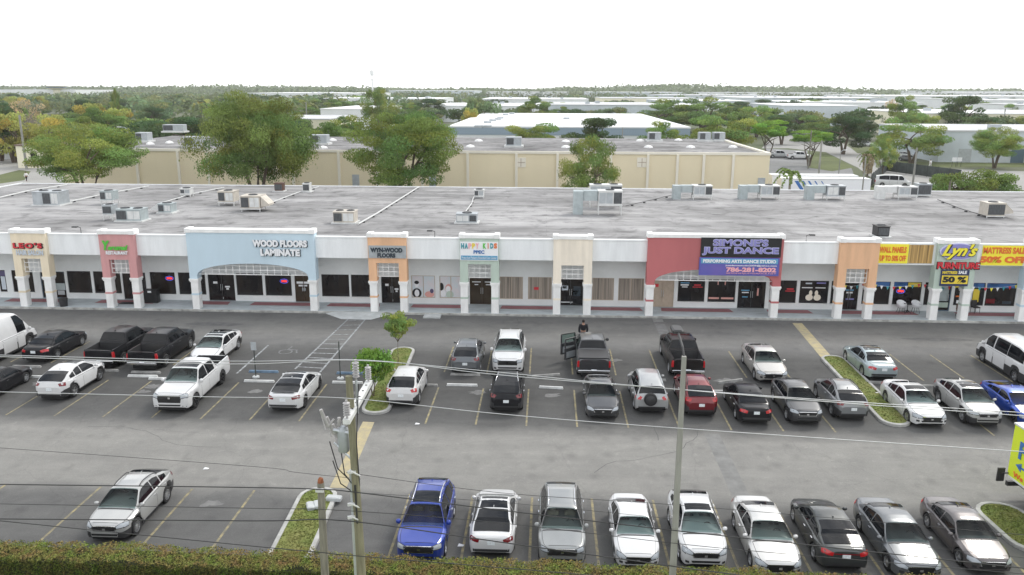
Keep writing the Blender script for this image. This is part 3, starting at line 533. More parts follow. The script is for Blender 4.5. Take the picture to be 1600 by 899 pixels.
for q, dy, bo, e_ in (('t_lilac', -.10, .06, .5), ('t_purple', -.13, .03, 0)):
    nm = 'lettering' if bo < .05 else 'letter_edge'
    tpx(s, "SIMONE'S", 1114-e_, 374-e_, 1200+e_, 384.5+e_, q, dy, nm, bold=bo, depth=.03); tpx(s, 'JUST DANCE', 1097-e_, 386.5-e_, 1216+e_, 399+e_, q, dy, nm, bold=bo, depth=.03)
bpx(s, 'strip', 1095, 404, 1215, 412, 't_sky', -.115, -.102); tpx(s, 'PERFORMING ARTS DANCE STUDIO', 1098, 405.5, 1212, 410.7, 't_white', -.13, depth=.02, bold=.045)
tpx(s, 'justdancestudio2009@yahoo.com', 1133, 413.5, 1213, 416.5, 't_white', -.13, depth=.02, bold=.02); tpx(s, '786-281-8202', 1134, 417.5, 1212, 425, 't_pink', -.13, depth=.02, bold=.05); tpx(s, 'SIMONESJUSTDANCE.NET', 1134, 426, 1212, 428.5, 't_pink', -.13, depth=.02)
s = sign('yellow WALL PANELS UP TO 50% OFF banner with brown slatted panel on the fascia', 1416, 397, YF-.02)
bpx(s, 'board', 1372, 381.5, 1419, 411.5, 't_yellow', -.05); bpx(s, 'slat_panel', 1420, 383, 1457, 411.5, 'slats', -.05)
tpx(s, 'WALL PANELS', 1374, 385.5, 1416, 395, 't_orange', -.07, depth=.02, bold=.04); tpx(s, 'UP TO 50% OFF', 1374, 399, 1415, 408, 't_orange', -.07, depth=.02, bold=.04)
s = sign("purple oval Lyn's sign above red FURNITURE letters on the right sage tower", 1497, 393); n = 28; o_ = s.location; cxo, czo = AT(1497, 393, YS)
MB().prism([(cxo-o_.x+1.32*math.cos(2*math.pi*i/n), czo-o_.z+.62*math.sin(2*math.pi*i/n)) for i in range(n)], -.10, .0).build('oval_rim', 't_lilac', s)
MB().prism([(cxo-o_.x+1.24*math.cos(2*math.pi*i/n), czo-o_.z+.55*math.sin(2*math.pi*i/n)) for i in range(n)], -.13, -.101).build('oval', 't_purple', s)
tpx(s, "Lyn's", 1471, 381, 1527, 406, 't_black', -.145, 'letter_edge', depth=.02, bold=.07, shear=.45); tpx(s, "Lyn's", 1470.5, 381, 1526, 405, 't_yellow', -.17, depth=.02, bold=.035, shear=.45)
tpx(s, 'FURNITURE', 1463, 409.5, 1531, 421.5, 't_black', -.03, 'letter_edge', bold=.06); tpx(s, 'FURNITURE', 1464, 410, 1529.5, 420, 't_red', -.08, bold=.04)
s = sign('black and yellow MATTRESS SALE 50% board under the furniture sign', 1491, 434, YS-.02)
bpx(s, 'board', 1469, 421.8, 1513, 447, 't_navy'); bpx(s, 'panel', 1470.5, 430.5, 1511.5, 443.5, 't_gold', -.075, -.062)
tpx(s, 'MATTRESS', 1472, 423.5, 1495, 428, 't_gold', -.08, depth=.02, bold=.04); tpx(s, 'SALE', 1497, 423, 1510, 428, 't_white', -.08, depth=.02, bold=.04); tpx(s, '50 %', 1472, 432, 1509, 441.5, 't_black', -.09, depth=.02, bold=.06)
s = sign('yellow MATTRESS SALE 50% OFF banner right of the furniture tower', 1570, 399, YF-.02)
bpx(s, 'board', 1534, 384, 1599.5, 415, 't_yellow', -.05); tpx(s, 'MATTRESS SALE', 1536, 386.5, 1602, 396.5, 't_orange', -.07, depth=.02, bold=.045); tpx(s, '50% OFF', 1531, 400.5, 1604, 411, 't_orange', -.07, depth=.02, bold=.06)
def neon(px, py, label):
    x, z = AT(px, py, YW); s_ = thing('neon_sign', label, 'sign', (x, YW-.0, z)); n = 18
    MB().tube([(.32*math.cos(2*math.pi*i/n), -.03, .17*math.sin(2*math.pi*i/n)) for i in range(n+1)], .014, 5, caps=False).build('ring', 'neon_blue', s_); text('OPEN', .44, .16, 'neon_red', parent=s_, y=-.03, depth=.02, bold=.02)
neon(265, 435, 'red OPEN neon in the window right of the rose tower'); neon(444, 439.5, 'red OPEN neon under the blue arch'); neon(1407, 455, 'red OPEN neon in the furniture store window')
# pennants
pn = thing('pennant_string', 'string of red yellow and white triangular pennants along the furniture store', 'bunting', (29, 61, 2.6))
mb = MB(); cs = [MB() for _ in range(4)]
for a, b_ in ((21.9, 24.1), (24.1, 28.2), (28.2, 30.9), (30.9, 35.3)):
    P = [(a-29+(b_-a)*i/8, -.7, .02-.28*math.sin(math.pi*i/8)) for i in range(9)]; mb.tube(P, .008, 4)
    k = int((b_-a)/.42)
    for i in range(k): f = (i+.5)/k; x = a-29+(b_-a)*f; z = .02-.28*math.sin(math.pi*f); cs[i % 4].prism([(x-.11, z), (x+.11, z), (x, z-.27)], -.715, -.705)
mb.build('cord', 't_white', pn)
for q, c in zip(cs, ('t_red', 't_yellow', 't_white', 't_teal')): q.build('pennants', c, pn)
# flood arms on the fascia
for px, d_, lb in ((126, -1, 'left of the rose tower'), (679, -1, 'between the orange and sage towers'), (1261, 1, 'right of the dance studio tower')):
    x = AT(px, 372, YF)[0]; t_ = thing('flood_light', 'small dark floodlight on a bent arm '+lb, 'light', (x, YF+.15, 5.87))
    MB().tube([(0, 0, 0), (0, 0, .45), (d_*.35, -.1, .55)], .025, 6).build('arm', 'plastic_dark', t_); MB().box(d_*.35-.2, d_*.35+.2, -.25, .0, .48, .56).build('lamp_head', 'plastic_dark', t_)
# bins, mats, furniture in front of the shops
def bin_(px, py, r_, h_, lb):
    x, y = G(px, py, .15); t_ = thing('trash_bin', lb, 'bin', (x, y, .15)); MB().lathe([(0, 0), (r_*.85, 0), (r_, h_*.9), (r_*1.05, h_*.9), (r_*1.05, h_), (r_*.6, h_*1.08), (0, h_*1.08)], 14).build('body', 'plastic_dark', t_, smooth=40); MB().lathe([(r_*.35, h_*1.081), (r_*.35, h_*1.11), (0, h_*1.11)], 10).build('lid', 'black', t_)
bin_(100, 478.5, .32, .62, 'small dark round litter bin beside the right cream column')
x, y = G(238, 472.5, .15); t_ = thing('trash_bin', 'black square bin cabinet beside the rose tower door', 'bin', (x, y, .15)); MB().bbox(-.55, .55, -.3, .3, 0, 1.05, .04).build('body', 'black', t_); MB().box(-.15, .15, -.31, -.301, .85, 1.0).build('notice', 't_white', t_)
x, y = G(203, 474, .15); solo(MB().box(-.75, .75, -.3, .3, 0, .02), 'door_mat', 'black', 'black mat before the restaurant door', 'mat', (x, y, .152))
def bucket_chair(px, py, mt, lb):
    x, y = G(px, py, .15); t_ = thing('chair', lb, 'chair', (x, y, .15)); n = 14; m_ = MB(); rows = []
    for j, (rr, z) in enumerate(((.05, .46), (.22, .45), (.30, .52), (.36, .68), (.38, .74))):
        rows.append([(rr*math.cos(2*math.pi*i/n), rr*math.sin(2*math.pi*i/n), z+(.20*max(0, math.sin(2*math.pi*i/n)) if j > 2 else 0)) for i in range(n+1)])
    m_.grid(rows); q = m_.build('seat', mt, t_, smooth=True); md = q.modifiers.new('s', 'SOLIDIFY'); md.thickness = .04
    for sx_, sy_ in ((1, 1), (1, -1), (-1, 1), (-1, -1)): MB().tube([(sx_*.14, sy_*.14, .45), (sx_*.22, sy_*.22, 0)], .016, 6).build('leg', 'black', t_)
bucket_chair(1407, 489, 't_white', 'white bucket chair left of the black table by the furniture store'); bucket_chair(1430, 489, 't_white', 'white bucket chair right of the black table by the furniture store')
x, y = G(1417, 489, .15); t_ = thing('bistro_table', 'black round table between two white bucket chairs', 'table', (x, y, .15)); MB().lathe([(0, .70), (.28, .70), (.29, .72), (.28, .74), (0, .74)], 16).build('table_top', 'black', t_)
MB().lathe([(.03, 0), (.03, .70)], 8).build('post', 'black', t_); MB().tube([(-.22, -.22, 0), (0, 0, .25), (.22, .22, 0)], .02, 6).tube([(.22, -.22, 0), (0, 0, .25), (-.22, .22, 0)], .02, 6).build('legs', 'black', t_)
def chair(px, py, mt, lb, rz=0):
    x, y = G(px, py, .15); t_ = thing('chair', lb, 'chair', (x, y, .15), rz); MB().bbox(-.25, .25, -.25, .25, .42, .5, .03).build('seat', mt, t_); MB().bbox(-.25, .25, .2, .26, .5, .95, .02).build('backrest', mt, t_)
    for a in (-.22, .22):
        for b_ in (-.22, .22): MB().tube([(a, b_, 0), (a*.95, b_*.95, .42)], .018, 6).build('leg', 'black', t_)
chair(1523, 489, 'plastic_dark', 'dark chair right of the right sage column', .2); chair(1500, 495, 'brown_metal', 'low brown chair between the sage columns', .1)
# ---------------------------------------------------------------- rooftop units
def ac(label, px0, px1, py, w_h, mt='metal_grey', dep=1.6, legs=0., hood=0, coil='left', fans=1, name='rooftop_unit', duct=None):
    """py: pixel row of the front base; w_h: height in metres"""
    x0, y0 = G(px0, py, ZR); x1, _ = G(px1, py, ZR); wd = (x1-x0)*.94; w_h *= .92; cx = (x0+x1)/2; t_ = thing(name, label, 'air conditioner', (cx, y0+dep/2, ZR)); h = w_h; a, b_ = -wd/2, wd/2; z0 = legs if legs else .12
    if duct: a += wd*.5
    MB().bbox(a+.04, b_-.04, -dep/2+.02, dep/2, z0, z0+h-.06, .02).box(a, b_, -dep/2-.02, dep/2+.02, z0+h-.06, z0+h).build('cabinet', mt, t_)
    if legs:
        m_ = MB()
        for sx_ in (a+.08, b_-.08):
            for sy_ in (-dep/2+.08, dep/2-.08): m_.box(sx_-.035, sx_+.035, sy_-.035, sy_+.035, .0, z0-.002)
        m_.box(a, b_, -dep/2, -dep/2+.07, z0-.1, z0-.004); m_.build('stand', 'metal_white', t_)
    else: MB().box(a-.12, b_+.12, -dep/2-.14, dep/2+.1, .0, .118).build('roof_curb', 'metal_white', t_)
    c0, c1 = {'left': (a+.08, a+(b_-a)*.42), 'right': (b_-(b_-a)*.36, b_-.08), 'full': (a+.1, b_-.1), 'mid': (a+(b_-a)*.4, a+(b_-a)*.68)}[coil]
    MB().box(c0, c1, -dep/2-.01, -dep/2+.012, z0+.1, z0+h-.14).build('coil', 'coil', t_)
    if coil != 'full':
        d0, d1 = (c1+.1, b_-.12) if coil in ('left', 'mid') else (a+.12, c0-.1)
        MB().box(d0, (d0+d1)/2-.02, -dep/2, -dep/2+.014, z0+.12, z0+h-.16).box((d0+d1)/2+.02, d1, -dep/2, -dep/2+.014, z0+.12, z0+h-.16).build('access_panel', 'metal_white' if mt != 'metal_white' else 'metal_grey', t_)
    for k in range(fans):
        fx = a+(b_-a)*(k+.5)/fans; r_ = min(.42, (b_-a)/fans*.36); m_ = MB().lathe([(r_, z0+h-.001), (r_, z0+h+.05), (r_-.05, z0+h+.06), (r_-.05, z0+h+.01), (0, z0+h+.01)], 16, (fx, 0, 0)); m_.build('fan', 'coil', t_)
    if hood:
        s_ = 1 if hood > 0 else -1; e0 = b_ if s_ > 0 else a; m_ = MB(); m_.prism([(e0+.02*s_, z0+h-.05), (e0+.75*s_, z0+h*.35), (e0+.75*s_, z0+h*.2), (e0+.02*s_, z0+.15)], -dep/2+.15, dep/2-.15, 'xz'); m_.build('hood', 'metal_white' if mt != 'metal_tan' else 'metal_tan', t_)
    if duct:
        aa = -wd/2; m_ = MB().bbox(aa, aa+wd*.20, -dep*.4, dep*.4, 0, h*.95+z0, .03).bbox(aa+wd*.20+.004, aa+wd*.5-.004, -dep*.32, dep*.32, z0+h*.25, z0+h*.98, .03); m_.build('duct', duct, t_)
    return t_
ac('large tan rooftop unit with dark coil at far left of the roof', 50, 96, 322, 1.35, 'metal_grey', 1.9, coil='mid', fans=2)
ac('dark fronted condenser on white legs behind the stacked units', 156, 179, 320, .95, 'metal_teal', 1.2, legs=.45, coil='left')
ac('dark condenser on a stand beside the pale blue duct unit', 160, 178, 345, .85, 'metal_grey', 1.1, legs=.55, coil='full')
ac('pale blue cabinet unit behind the rose tower', 180, 224, 347, 1.05, 'metal_teal', 1.4, coil='left', fans=2)
ac('small pale blue cabinet right of the blue cabinet pair', 246, 270, 334, .85, 'metal_teal', 1.2, coil='left', fans=1, hood=-1)
ac('small condenser with dark coil above the pipe run', 281, 299, 308, .65, 'metal_white', .9, legs=.3, coil='left')
ac('tan unit with exposed ducts left of the sloped hood unit', 340, 368, 322, 1.1, 'metal_tan', 1.5, legs=.4, coil='left')
ac('tan unit with big dark coil and sloped white hood', 375, 409, 331, 1.25, 'metal_tan', 1.8, legs=.3, coil='left', hood=1)
ac('brown square vent box at the rear roof edge', 428, 443, 300, .9, 'brown_metal', .9, coil='full', name='vent_box', fans=0)
ac('pale square condenser right of the brown vent box', 472, 485, 301, .95, 'metal_white', .9, coil='full')
ac('tan packaged unit behind the blue arched tower', 519, 556, 350, 1.0, 'metal_tan', 1.4, coil='left', fans=2)
ac('small condenser at the rear with a white pipe', 740, 757, 310, .75, 'metal_white', .8, legs=.2, coil='left')
ac('low unit with dark coil behind the Happy Kids tower', 711, 747, 350, .8, 'metal_grey', 1.2, coil='right', fans=1)
ac('rear unit of the tall pair in the roof middle', 919, 973, 325, 1.2, 'metal_white', 1.4, legs=1.1, coil='right', fans=2)
ac('front teal duct unit of the tall pair in the roof middle', 893, 974, 336, 1.35, 'metal_white', 1.5, legs=.95, coil='right', duct='metal_teal')
ac('teal ducted unit before the beige warehouse, left of three', 1050, 1114, 312, 1.1, 'metal_white', 1.4, legs=.45, coil='right', duct='metal_teal')
ac('teal ducted unit before the beige warehouse, middle of three', 1154, 1219, 312, 1.1, 'metal_white', 1.4, legs=.45, coil='right', duct='metal_teal')
ac('teal ducted unit in front of the white trailers', 1259, 1321, 313, 1.15, 'metal_grey', 1.4, legs=.45, coil='right', duct='metal_teal')
ac('white ducted unit at the rear edge before the palm bush', 1370, 1433, 312, 1.0, 'metal_white', 1.5, legs=.45, coil='right', duct='metal_white')
ac('tall grey cabinet with two dark grilles at the rear roof edge', 1432, 1455, 308, 1.3, 'metal_grey', 1.2, legs=.2, coil='full')
ac('tan unit with white curved hood at far right of the roof', 1540, 1570, 341, 1.25, 'metal_tan', 1.5, legs=.2, coil='full', hood=1)
ac('black condenser behind the right orange tower', 1369, 1390, 372, .85, 'plastic_dark', 1.1, coil='full', hood=0)
def pipe(label, pts, r_=.05, mt='metal_white'):
    P = [(*G(x, y, ZR+.15), ZR+.15) for x, y in pts]; c = Vector(P[0]); m_ = MB().tube([tuple(Vector(p)-c) for p in P], r_, 6); m_2 = MB()
    for a, b_ in zip(P[:-1], P[1:]):
        n = max(1, int((Vector(b_)-Vector(a)).length/2.2))
        for i in range(n): q = Vector(a).lerp(Vector(b_), (i+.5)/n)-c; m_2.box(q.x-.12, q.x+.12, q.y-.06, q.y+.06, -.148, -.05)
    t_ = thing('roof_pipe', label, 'pipe', c); m_.build('pipe', mt, t_); m_2.build('support', 'plastic_dark', t_)
pipe('white pipe across the far left roof corner', [(-40, 318), (50, 297), (104, 289)], .07); pipe('white pipe running back from the large tan unit', [(100, 317), (160, 304), (232, 291)], .06)
pipe('white pipe between the small condenser and exposed duct unit', [(250, 318), (300, 303), (350, 293)]); pipe('white pipe from the sloped hood unit to the rear edge', [(420, 318), (465, 301), (498, 292)])
pipe('long white pipe running back from the packaged unit', [(560, 350), (590, 333), (655, 292)], .07); pipe('short bent white pipe between two small units', [(728, 330), (737, 318), (740, 308)])
pipe('dark thin pipe right of the tall pair', [(978, 322), (1050, 305)], .03, 'plastic_dark'); pipe('thin dark pipe toward the far right unit', [(1465, 312), (1500, 326), (1540, 338)], .04, 'plastic_dark')
# ---------------------------------------------------------------- vehicles
def cartab(L_, pts): return [(t if t >= 0 else L_+t, z) for t, z in pts]
def ip(tab, t): return float(np.interp(t, [p[0] for p in tab], [p[1] for p in tab]))
E0 = -1e-6
SPECS = {
 'sedan': dict(L=4.75, W=1.84, H=1.45, R=.33, w1=.92, w2=1.05, top=[(0, .66), (.04, .72), (.15, .77), (.6, .85), (1.25, .96), (1.6, 1.0), (3.6, 1.02), (3.95, 1.05), (4.60, 1.04), (4.72, .98), (4.75, .88)], belt=[(0, .60), (.15, .69), (.7, .79), (1.3, .86), (4.0, .95), (4.6, .84), (4.75, .82)], c=(1.22, 2.02, 3.20, 4.08), tum=.40),
 'fastback': dict(L=4.72, W=1.86, H=1.44, R=.34, w1=.88, w2=1.0, top=[(0, .58), (.05, .66), (.2, .73), (.6, .84), (1.15, .97), (1.6, 1.0), (3.8, 1.04), (4.4, 1.08), (4.62, 1.06), (4.70, .98), (4.72, .88)], belt=[(0, .53), (.2, .64), (.7, .78), (1.3, .87), (4.0, .98), (4.6, .96), (4.72, .82)], c=(1.08, 2.05, 3.05, 4.45), tum=.42),
 'crossover': dict(L=4.60, W=1.88, H=1.66, R=.38, w1=.90, w2=.95, top=[(0, .84), (.04, .90), (.15, .95), (.5, 1.01), (1.15, 1.12), (1.5, 1.17), (4.2, 1.24), (4.5, 1.20), (4.57, 1.0), (4.60, .92)], belt=[(0, .78), (.15, .87), (.6, .94), (1.2, 1.03), (4.2, 1.16), (4.5, 1.10), (4.6, .86)], c=(1.02, 1.92, 3.45, 4.48), tum=.42),
 'bigsuv': dict(L=5.0, W=1.96, H=1.78, R=.38, w1=.95, w2=1.05, top=[(0, .90), (.04, .98), (.15, 1.03), (.5, 1.07), (1.25, 1.15), (1.6, 1.18), (4.6, 1.2), (4.9, 1.16), (4.97, 1.05), (5.0, .95)], belt=[(0, .84), (.15, .94), (.6, 1.0), (1.3, 1.05), (4.6, 1.12), (4.9, 1.08), (5.0, .9)], c=(1.15, 2.0, 4.15, 4.86), tum=.32),
 'boxsuv': dict(L=4.55, W=1.86, H=1.78, R=.37, w1=.9, w2=.95, top=[(0, .85), (.05, .95), (.18, 1.02), (.5, 1.06), (1.2, 1.12), (1.5, 1.14), (4.2, 1.15), (4.48, 1.13), (4.52, 1.05), (4.55, .95)], belt=[(0, .78), (.18, .92), (.6, .99), (1.2, 1.03), (4.2, 1.06), (4.5, 1.04), (4.55, .9)], c=(1.15, 1.75, 4.2, 4.48), tum=.26),
 'pickup': dict(L=5.8, W=2.0, H=1.90, R=.41, w1=1.0, w2=1.22, top=[(0, .95), (.05, 1.08), (.15, 1.14), (.5, 1.18), (1.4, 1.25), (1.8, 1.27), (3.9, 1.30), (5.8, 1.32)], belt=[(0, .88), (.15, 1.04), (.6, 1.12), (1.4, 1.16), (3.9, 1.2), (5.7, 1.24), (5.8, 1.22)], c=(1.42, 2.12, 3.72, 4.02), tum=.26, bed=(4.1, 5.72)),
 'van': dict(L=5.9, W=2.04, H=2.45, R=.37, w1=1.0, w2=1.25, top=[(0, .85), (.05, .98), (.2, 1.1), (.7, 1.25), (1.0, 1.3), (5.7, 1.34), (5.87, 1.3), (5.9, 1.2)], belt=[(0, .78), (.2, 1.0), (.7, 1.14), (1.1, 1.2), (5.7, 1.25), (5.88, 1.22), (5.9, 1.1)], c=(.62, 1.55, 5.65, 5.86), tum=.13),
}
SPECS['lowvan'] = dict(SPECS['van'], H=2.12)
SPECS['coupe'] = dict(SPECS['fastback'], H=1.38, W=1.92)
def vn(sp, L=None): return sp
_wheel = {}
def wheel_mesh(Rr, style):
    k = (round(Rr, 2), style)
    if k in _wheel: return _wheel[k]
    tb = MB().lathe([(Rr*.62, -.10), (Rr*.90, -.115), (Rr*.98, -.09), (Rr, -.04), (Rr, .04), (Rr*.98, .09), (Rr*.90, .115), (Rr*.62, .10)], 22, axis='x'); ty = tb.mesh('tyre', 'rubber', True)
    rb = MB(); n = 6 if style == 2 else 5 if style else 10; ri = Rr*.64
    rb.lathe([(ri, -.1), (ri, .098), (ri-.025, .10), (ri-.035, .05)], 22, axis='x', mi=0); rb.lathe([(0, .02), (ri, .02)], 22, axis='x', mi=1); rb.lathe([(0, .085), (.055, .085), (.07, .06), (.07, .03)], 12, axis='x', mi=0)
    for i in range(n):
        t = 2*math.pi*i/n; c, s_ = math.cos(t), math.sin(t); hw = .028 if n > 6 else .045; P = []
        for r_, x, h_ in ((.04, .075, hw), (ri-.02, .095, hw*.75)):
            for q in (-h_, h_): P.append((x, r_*c-q*s_, r_*s_+q*c))
        P += [(p[0]-.05, p[1], p[2]) for p in P]; rb.add(P, [(0, 1, 3, 2), (4, 6, 7, 5), (0, 2, 6, 4), (1, 5, 7, 3)], 0)
    rm = rb.mesh('rim', ['rim_silver' if style != 2 else 'rim_dark', 'rim_dark'], 30); _wheel[k] = (ty, rm); return _wheel[k]
_paint = {}
def paint(c, metal):
    k = (c, metal)
    if k not in _paint: _paint[k] = mat('car_paint', c, .30 if metal else .40, .35 if metal and sum(c) > .1 else 0, var=.04, scale=1.5, coat=.75 if sum(c) > .1 else .28, spec=.45 if sum(c) > .1 else .12)
    return _paint[k]
def vehicle(kind, name, cat, label, X, Yn, away, col, metal=0, rim=1, roof=None, rails=None, clad=None, rz=0., scale=1., tint_rear=True, sw=3, sunroof=0, plate=True, spare=False, tail='side', glass='car_glass', bedload=None, lampw=1., L_=None, group=None, opendoor=False, tonneau=False, panel=False, spoiler=False, redhood=0):
    scale *= {GC: .915, GB: .955}.get(group, 1.0)
    S = SPECS[kind]; Ln, W, H, Rr = S['L'], S['W'], S['H'], S['R']; hw = W/2; pm = paint(col, metal)
    yc = Yn+Ln*scale/2; root = thing(name, label, cat, (X, yc, .004), (math.pi if away else 0)+rz, group); root.scale = (scale,)*3
    tw = (S['w1'], Ln-S['w2']); ra = Rr+.055; tcw, tf, tr, tb = S['c']; bed = S.get('bed')
    boxy = kind in ('pickup', 'van', 'lowvan', 'boxsuv')
    wt = [(0, .80 if boxy else .70), (.04, .86 if boxy else .80), (.12, .92 if boxy else .885), (.3, .965 if boxy else .95), (.7, .99), (1.2, 1.0), (Ln-.9, 1.0), (Ln-.4, .98), (Ln-.12, .94), (Ln-.03, .89), (Ln, .84)]
    if boxy: wt[-4:] = [(Ln-.4, .995), (Ln-.12, .985), (Ln-.03, .965), (Ln, .84)]
    if not boxy: wt = [(0, .60), (.03, .70), (.08, .79), (.18, .87), (.35, .935), (.7, .985), (1.2, 1.0), (Ln-.9, 1.0), (Ln-.5, .975), (Ln-.22, .93), (Ln-.09, .87), (Ln-.03, .81), (Ln, .72)]
    hwt = lambda t: hw*ip(wt, t)
    zl_ = [(0, .34), (.1, .24), (.5, .22), (Ln-.5, .24), (Ln-.08, .30), (Ln, .38)] if kind != 'pickup' else [(0, .42), (.1, .34), (Ln-.4, .40), (Ln, .48)]
    if kind in ('crossover', 'bigsuv', 'boxsuv'): zl_ = [(t, z+.05) for t, z in zl_]
    def arch(t):
        z = 0
        for q in tw:
            d = abs(t-q)
            if d < ra: z = max(z, Rr+math.sqrt(max(0, ra*ra-d*d)))
        return z
    zl = lambda t: max(ip(zl_, t), arch(t)); zb = lambda t: ip(S['belt'], t); zt = lambda t: max(ip(S['top'], t), zb(t)+.01)
    st = set(np.round(np.linspace(0, Ln, 30), 4)) | {0, .02, .05, .09, .14, .2, Ln-.02, Ln-.05, Ln-.09, Ln-.14, Ln}
    for q in tw:
        for i in range(13): st.add(round(q-ra*math.cos(math.pi*i/12), 4))
        st |= {round(q-ra-.002, 4), round(q+ra+.002, 4)}
    if bed: st = {t for t in st if abs(t-bed[0]) > .01 and abs(t-bed[1]) > .01} | {bed[0], bed[0]+.003, bed[1]-.003, bed[1]}
    st = sorted(t for t in st if 0 <= t <= Ln); fr = (0, 0, .22, .55, .84, 1.0); fx = (.15, .03, .004, 0, .014, .055)
    Y = lambda t: t-Ln/2
    def sec(t, inbed=False):
        w_ = hwt(t); a, b_, c = zl(t), zb(t), zt(t); P = [(w_-x, a+(b_-a)*f) for x, f in zip(fx, fr)]
        if inbed: P += [(w_-.07, c), (w_-.15, c), (w_-.17, .78), (0, .78)]
        else: P += [(w_-.13, b_+.6*(c-b_)), (w_*.72, c-.03*(c-b_+.3)), (w_*.4, c-.004), (0, c)]
        return P
    mb = MB(); rows = []
    for t in st:
        ib = bool(bed) and bed[0] < t < bed[1]; P = sec(t, ib); rows.append([(-x, Y(t), z) for x, z in P]+[(x, Y(t), z) for x, z in P[-2::-1]])
    mb.grid(rows, 0); nk = len(rows[0])
    for i in range(len(mb.f)):
        k = i % (nk-1)
        if (clad and k in (0, 1, 2, nk-2, nk-3, nk-4)) or k in (0, nk-2): mb.m[i] = 1
        if bed and k in (7, 8, 9, 10) and bed[0] <= st[i//(nk-1)] < bed[1]: mb.m[i] = 1
    for r_, fl in ((rows[0], 0), (rows[-1], 1)):
        o_ = len(mb.v); mb.v += r_; h = nk//2
        for k in range(h):
            q = (o_+k, o_+k+1, o_+nk-2-k, o_+nk-1-k) if k < h-1 else (o_+k, o_+k+1, o_+nk-1-k)
            mb.f.append(q[::-1] if not fl else q); mb.m.append(0)
    # cabin
    e_ = [(tcw, zt(tcw)-.02), (tf, H-.05), (tf+(tr-tf)*.35, H), (tf+(tr-tf)*.7, H-.015 if boxy else H-.025), (tr, H-.03 if boxy else H-.065), (tb, zt(min(tb, Ln))-.02)]
    if kind in ('fastback', 'coupe', 'sedan'): e_.insert(4, (tr+(tb-tr)*.5, zt(tb)+(H-zt(tb))*.60))
    if kind in ('crossover', 'bigsuv', 'boxsuv', 'van', 'lowvan'): e_.insert(4, (tr+(tb-tr)*.45, H-.10-.25*(H-1.1)*(.6 if kind != 'crossover' else 1)))
    e_.insert(1, (tcw+(tf-tcw)*.9, e_[0][1]+(e_[1][1]-e_[0][1])*.93))
    zr = lambda t: ip(e_, t); zbs = lambda t: zb(t)+.015; wbs = lambda t: hwt(t)-.075
    ws = lambda t, z: wbs(t)-S['tum']*max(0, z-zbs(t))-.25*max(0, z-zbs(t))**2*(.5 if boxy else 1)
    cst = sorted(set(np.round(np.concatenate([np.linspace(tcw, tf, 7), np.linspace(tf, tr, 7), np.linspace(tr, tb, 9), np.array([q[0] for q in e_])]), 4))); crow = []
    def csec(t):
        z = max(zr(t), zbs(t)-.01); zs = max(zbs(t)-.02, z-.07); e = ws(t, zs); q0 = zbs(t)-.03
        return [(wbs(t), q0), (ws(t, q0+(zs-q0)*.35), q0+(zs-q0)*.35), (ws(t, q0+(zs-q0)*.7), q0+(zs-q0)*.7), (e, zs), (e-.035, z-.025), (e-.10, z-.004), (e*.5, z+.015), (0, z+.02)]
    for t in cst: P = csec(t); crow.append([(-x, Y(t), z) for x, z in P]+[(x, Y(t), z) for x, z in P[-2::-1]])
    nf0 = len(mb.f); mb.grid(crow, 0); ck = len(crow[0])-1; keep = []
    for i_ in range(nf0, len(mb.f)):
        q_ = i_-nf0; t_a, k_a = cst[q_//ck], q_ % ck; van_ = kind in ('van', 'lowvan')
        if tcw+.02 < t_a < tf-.10 and 4 <= k_a <= ck-5: continue
        keep.append(i_)
    mb.f = mb.f[:nf0]+[mb.f[i_] for i_ in keep]; mb.m = mb.m[:nf0]+[mb.m[i_] for i_ in keep]
    body = mb.build('body', [pm, 'plastic_dark', 'tint_glass'], root, smooth=32)
    bv = BVHTree.FromPolygons([Vector(v) for v in mb.v], mb.f)
    # dark floor pan
    MB().box(-hw+.27, hw-.27, Y(.25), Y(Ln-.25), .15, .72 if kind != 'pickup' else .76).build('floor_pan', 'black', root)
    it = INT[len(label) % 3]; zs0 = .52; zt0 = H-.42; dsh = zt(tcw)-.04
    ms = MB()
    for sx0 in (-.62*hw, .12*hw): ms.bbox(sx0, sx0+.5*hw, Y(tf+.30), Y(tf+.48), zs0, zt0, .05).bbox(sx0, sx0+.5*hw, Y(tf-.15), Y(tf+.32), zs0, zs0+.22, .04).bbox(sx0+.14*hw, sx0+.36*hw, Y(tf+.34), Y(tf+.44), zt0, zt0+.16, .03)
    ms.build('seats', it, root); MB().bbox(-hw*.78, hw*.78, Y(tcw+.10), Y(tcw+.62), dsh-.30, dsh-.02, .04).build('dashboard', 'dash', root); MB().tube([(.36*hw+.17*math.cos(a_), Y(tcw+.66)+.05*math.sin(a_), dsh+.0+.16*math.sin(a_)) for a_ in [i*math.pi/5 for i in range(11)]], .018, 5).build('steering_wheel', 'black', root)
    MB().box(-hw*.70, hw*.70, Y(tr-.30 if not bed else tr-.02), Y(tr-.25 if not bed else tr), .5, H-.3).build('rear_bulkhead', 'black', root)
    def gl(name, fn, t0, t1, nu, nv, mt, par=root):
        rows = [[fn(t0+(t1-t0)*i/nu, j/nv) for j in range(nv+1)] for i in range(nu+1)]; return MB().grid(rows).build(name, mt, par, smooth=True)
    def crown(off=.008, inset=.07, dt=0):
        def fn(t, v):
            P = csec(t); e = P[3][0]-inset; x = -e+2*e*v; ax = abs(x); q = sorted([(a, b_) for a, b_ in P[3:]]); z = float(np.interp(ax, [a for a, _ in q], [b_ for _, b_ in q]))
            return (x, Y(t)+dt, z+off)
        return fn
    if kind in ('van', 'lowvan'): gl('windshield', crown(.012, .09, -.012), tcw+.14, tf-.12, 5, 6, glass)
    else: gl('windshield', crown(.008, .055, -.008), tcw+.05, tf-.045, 14, 8, glass)
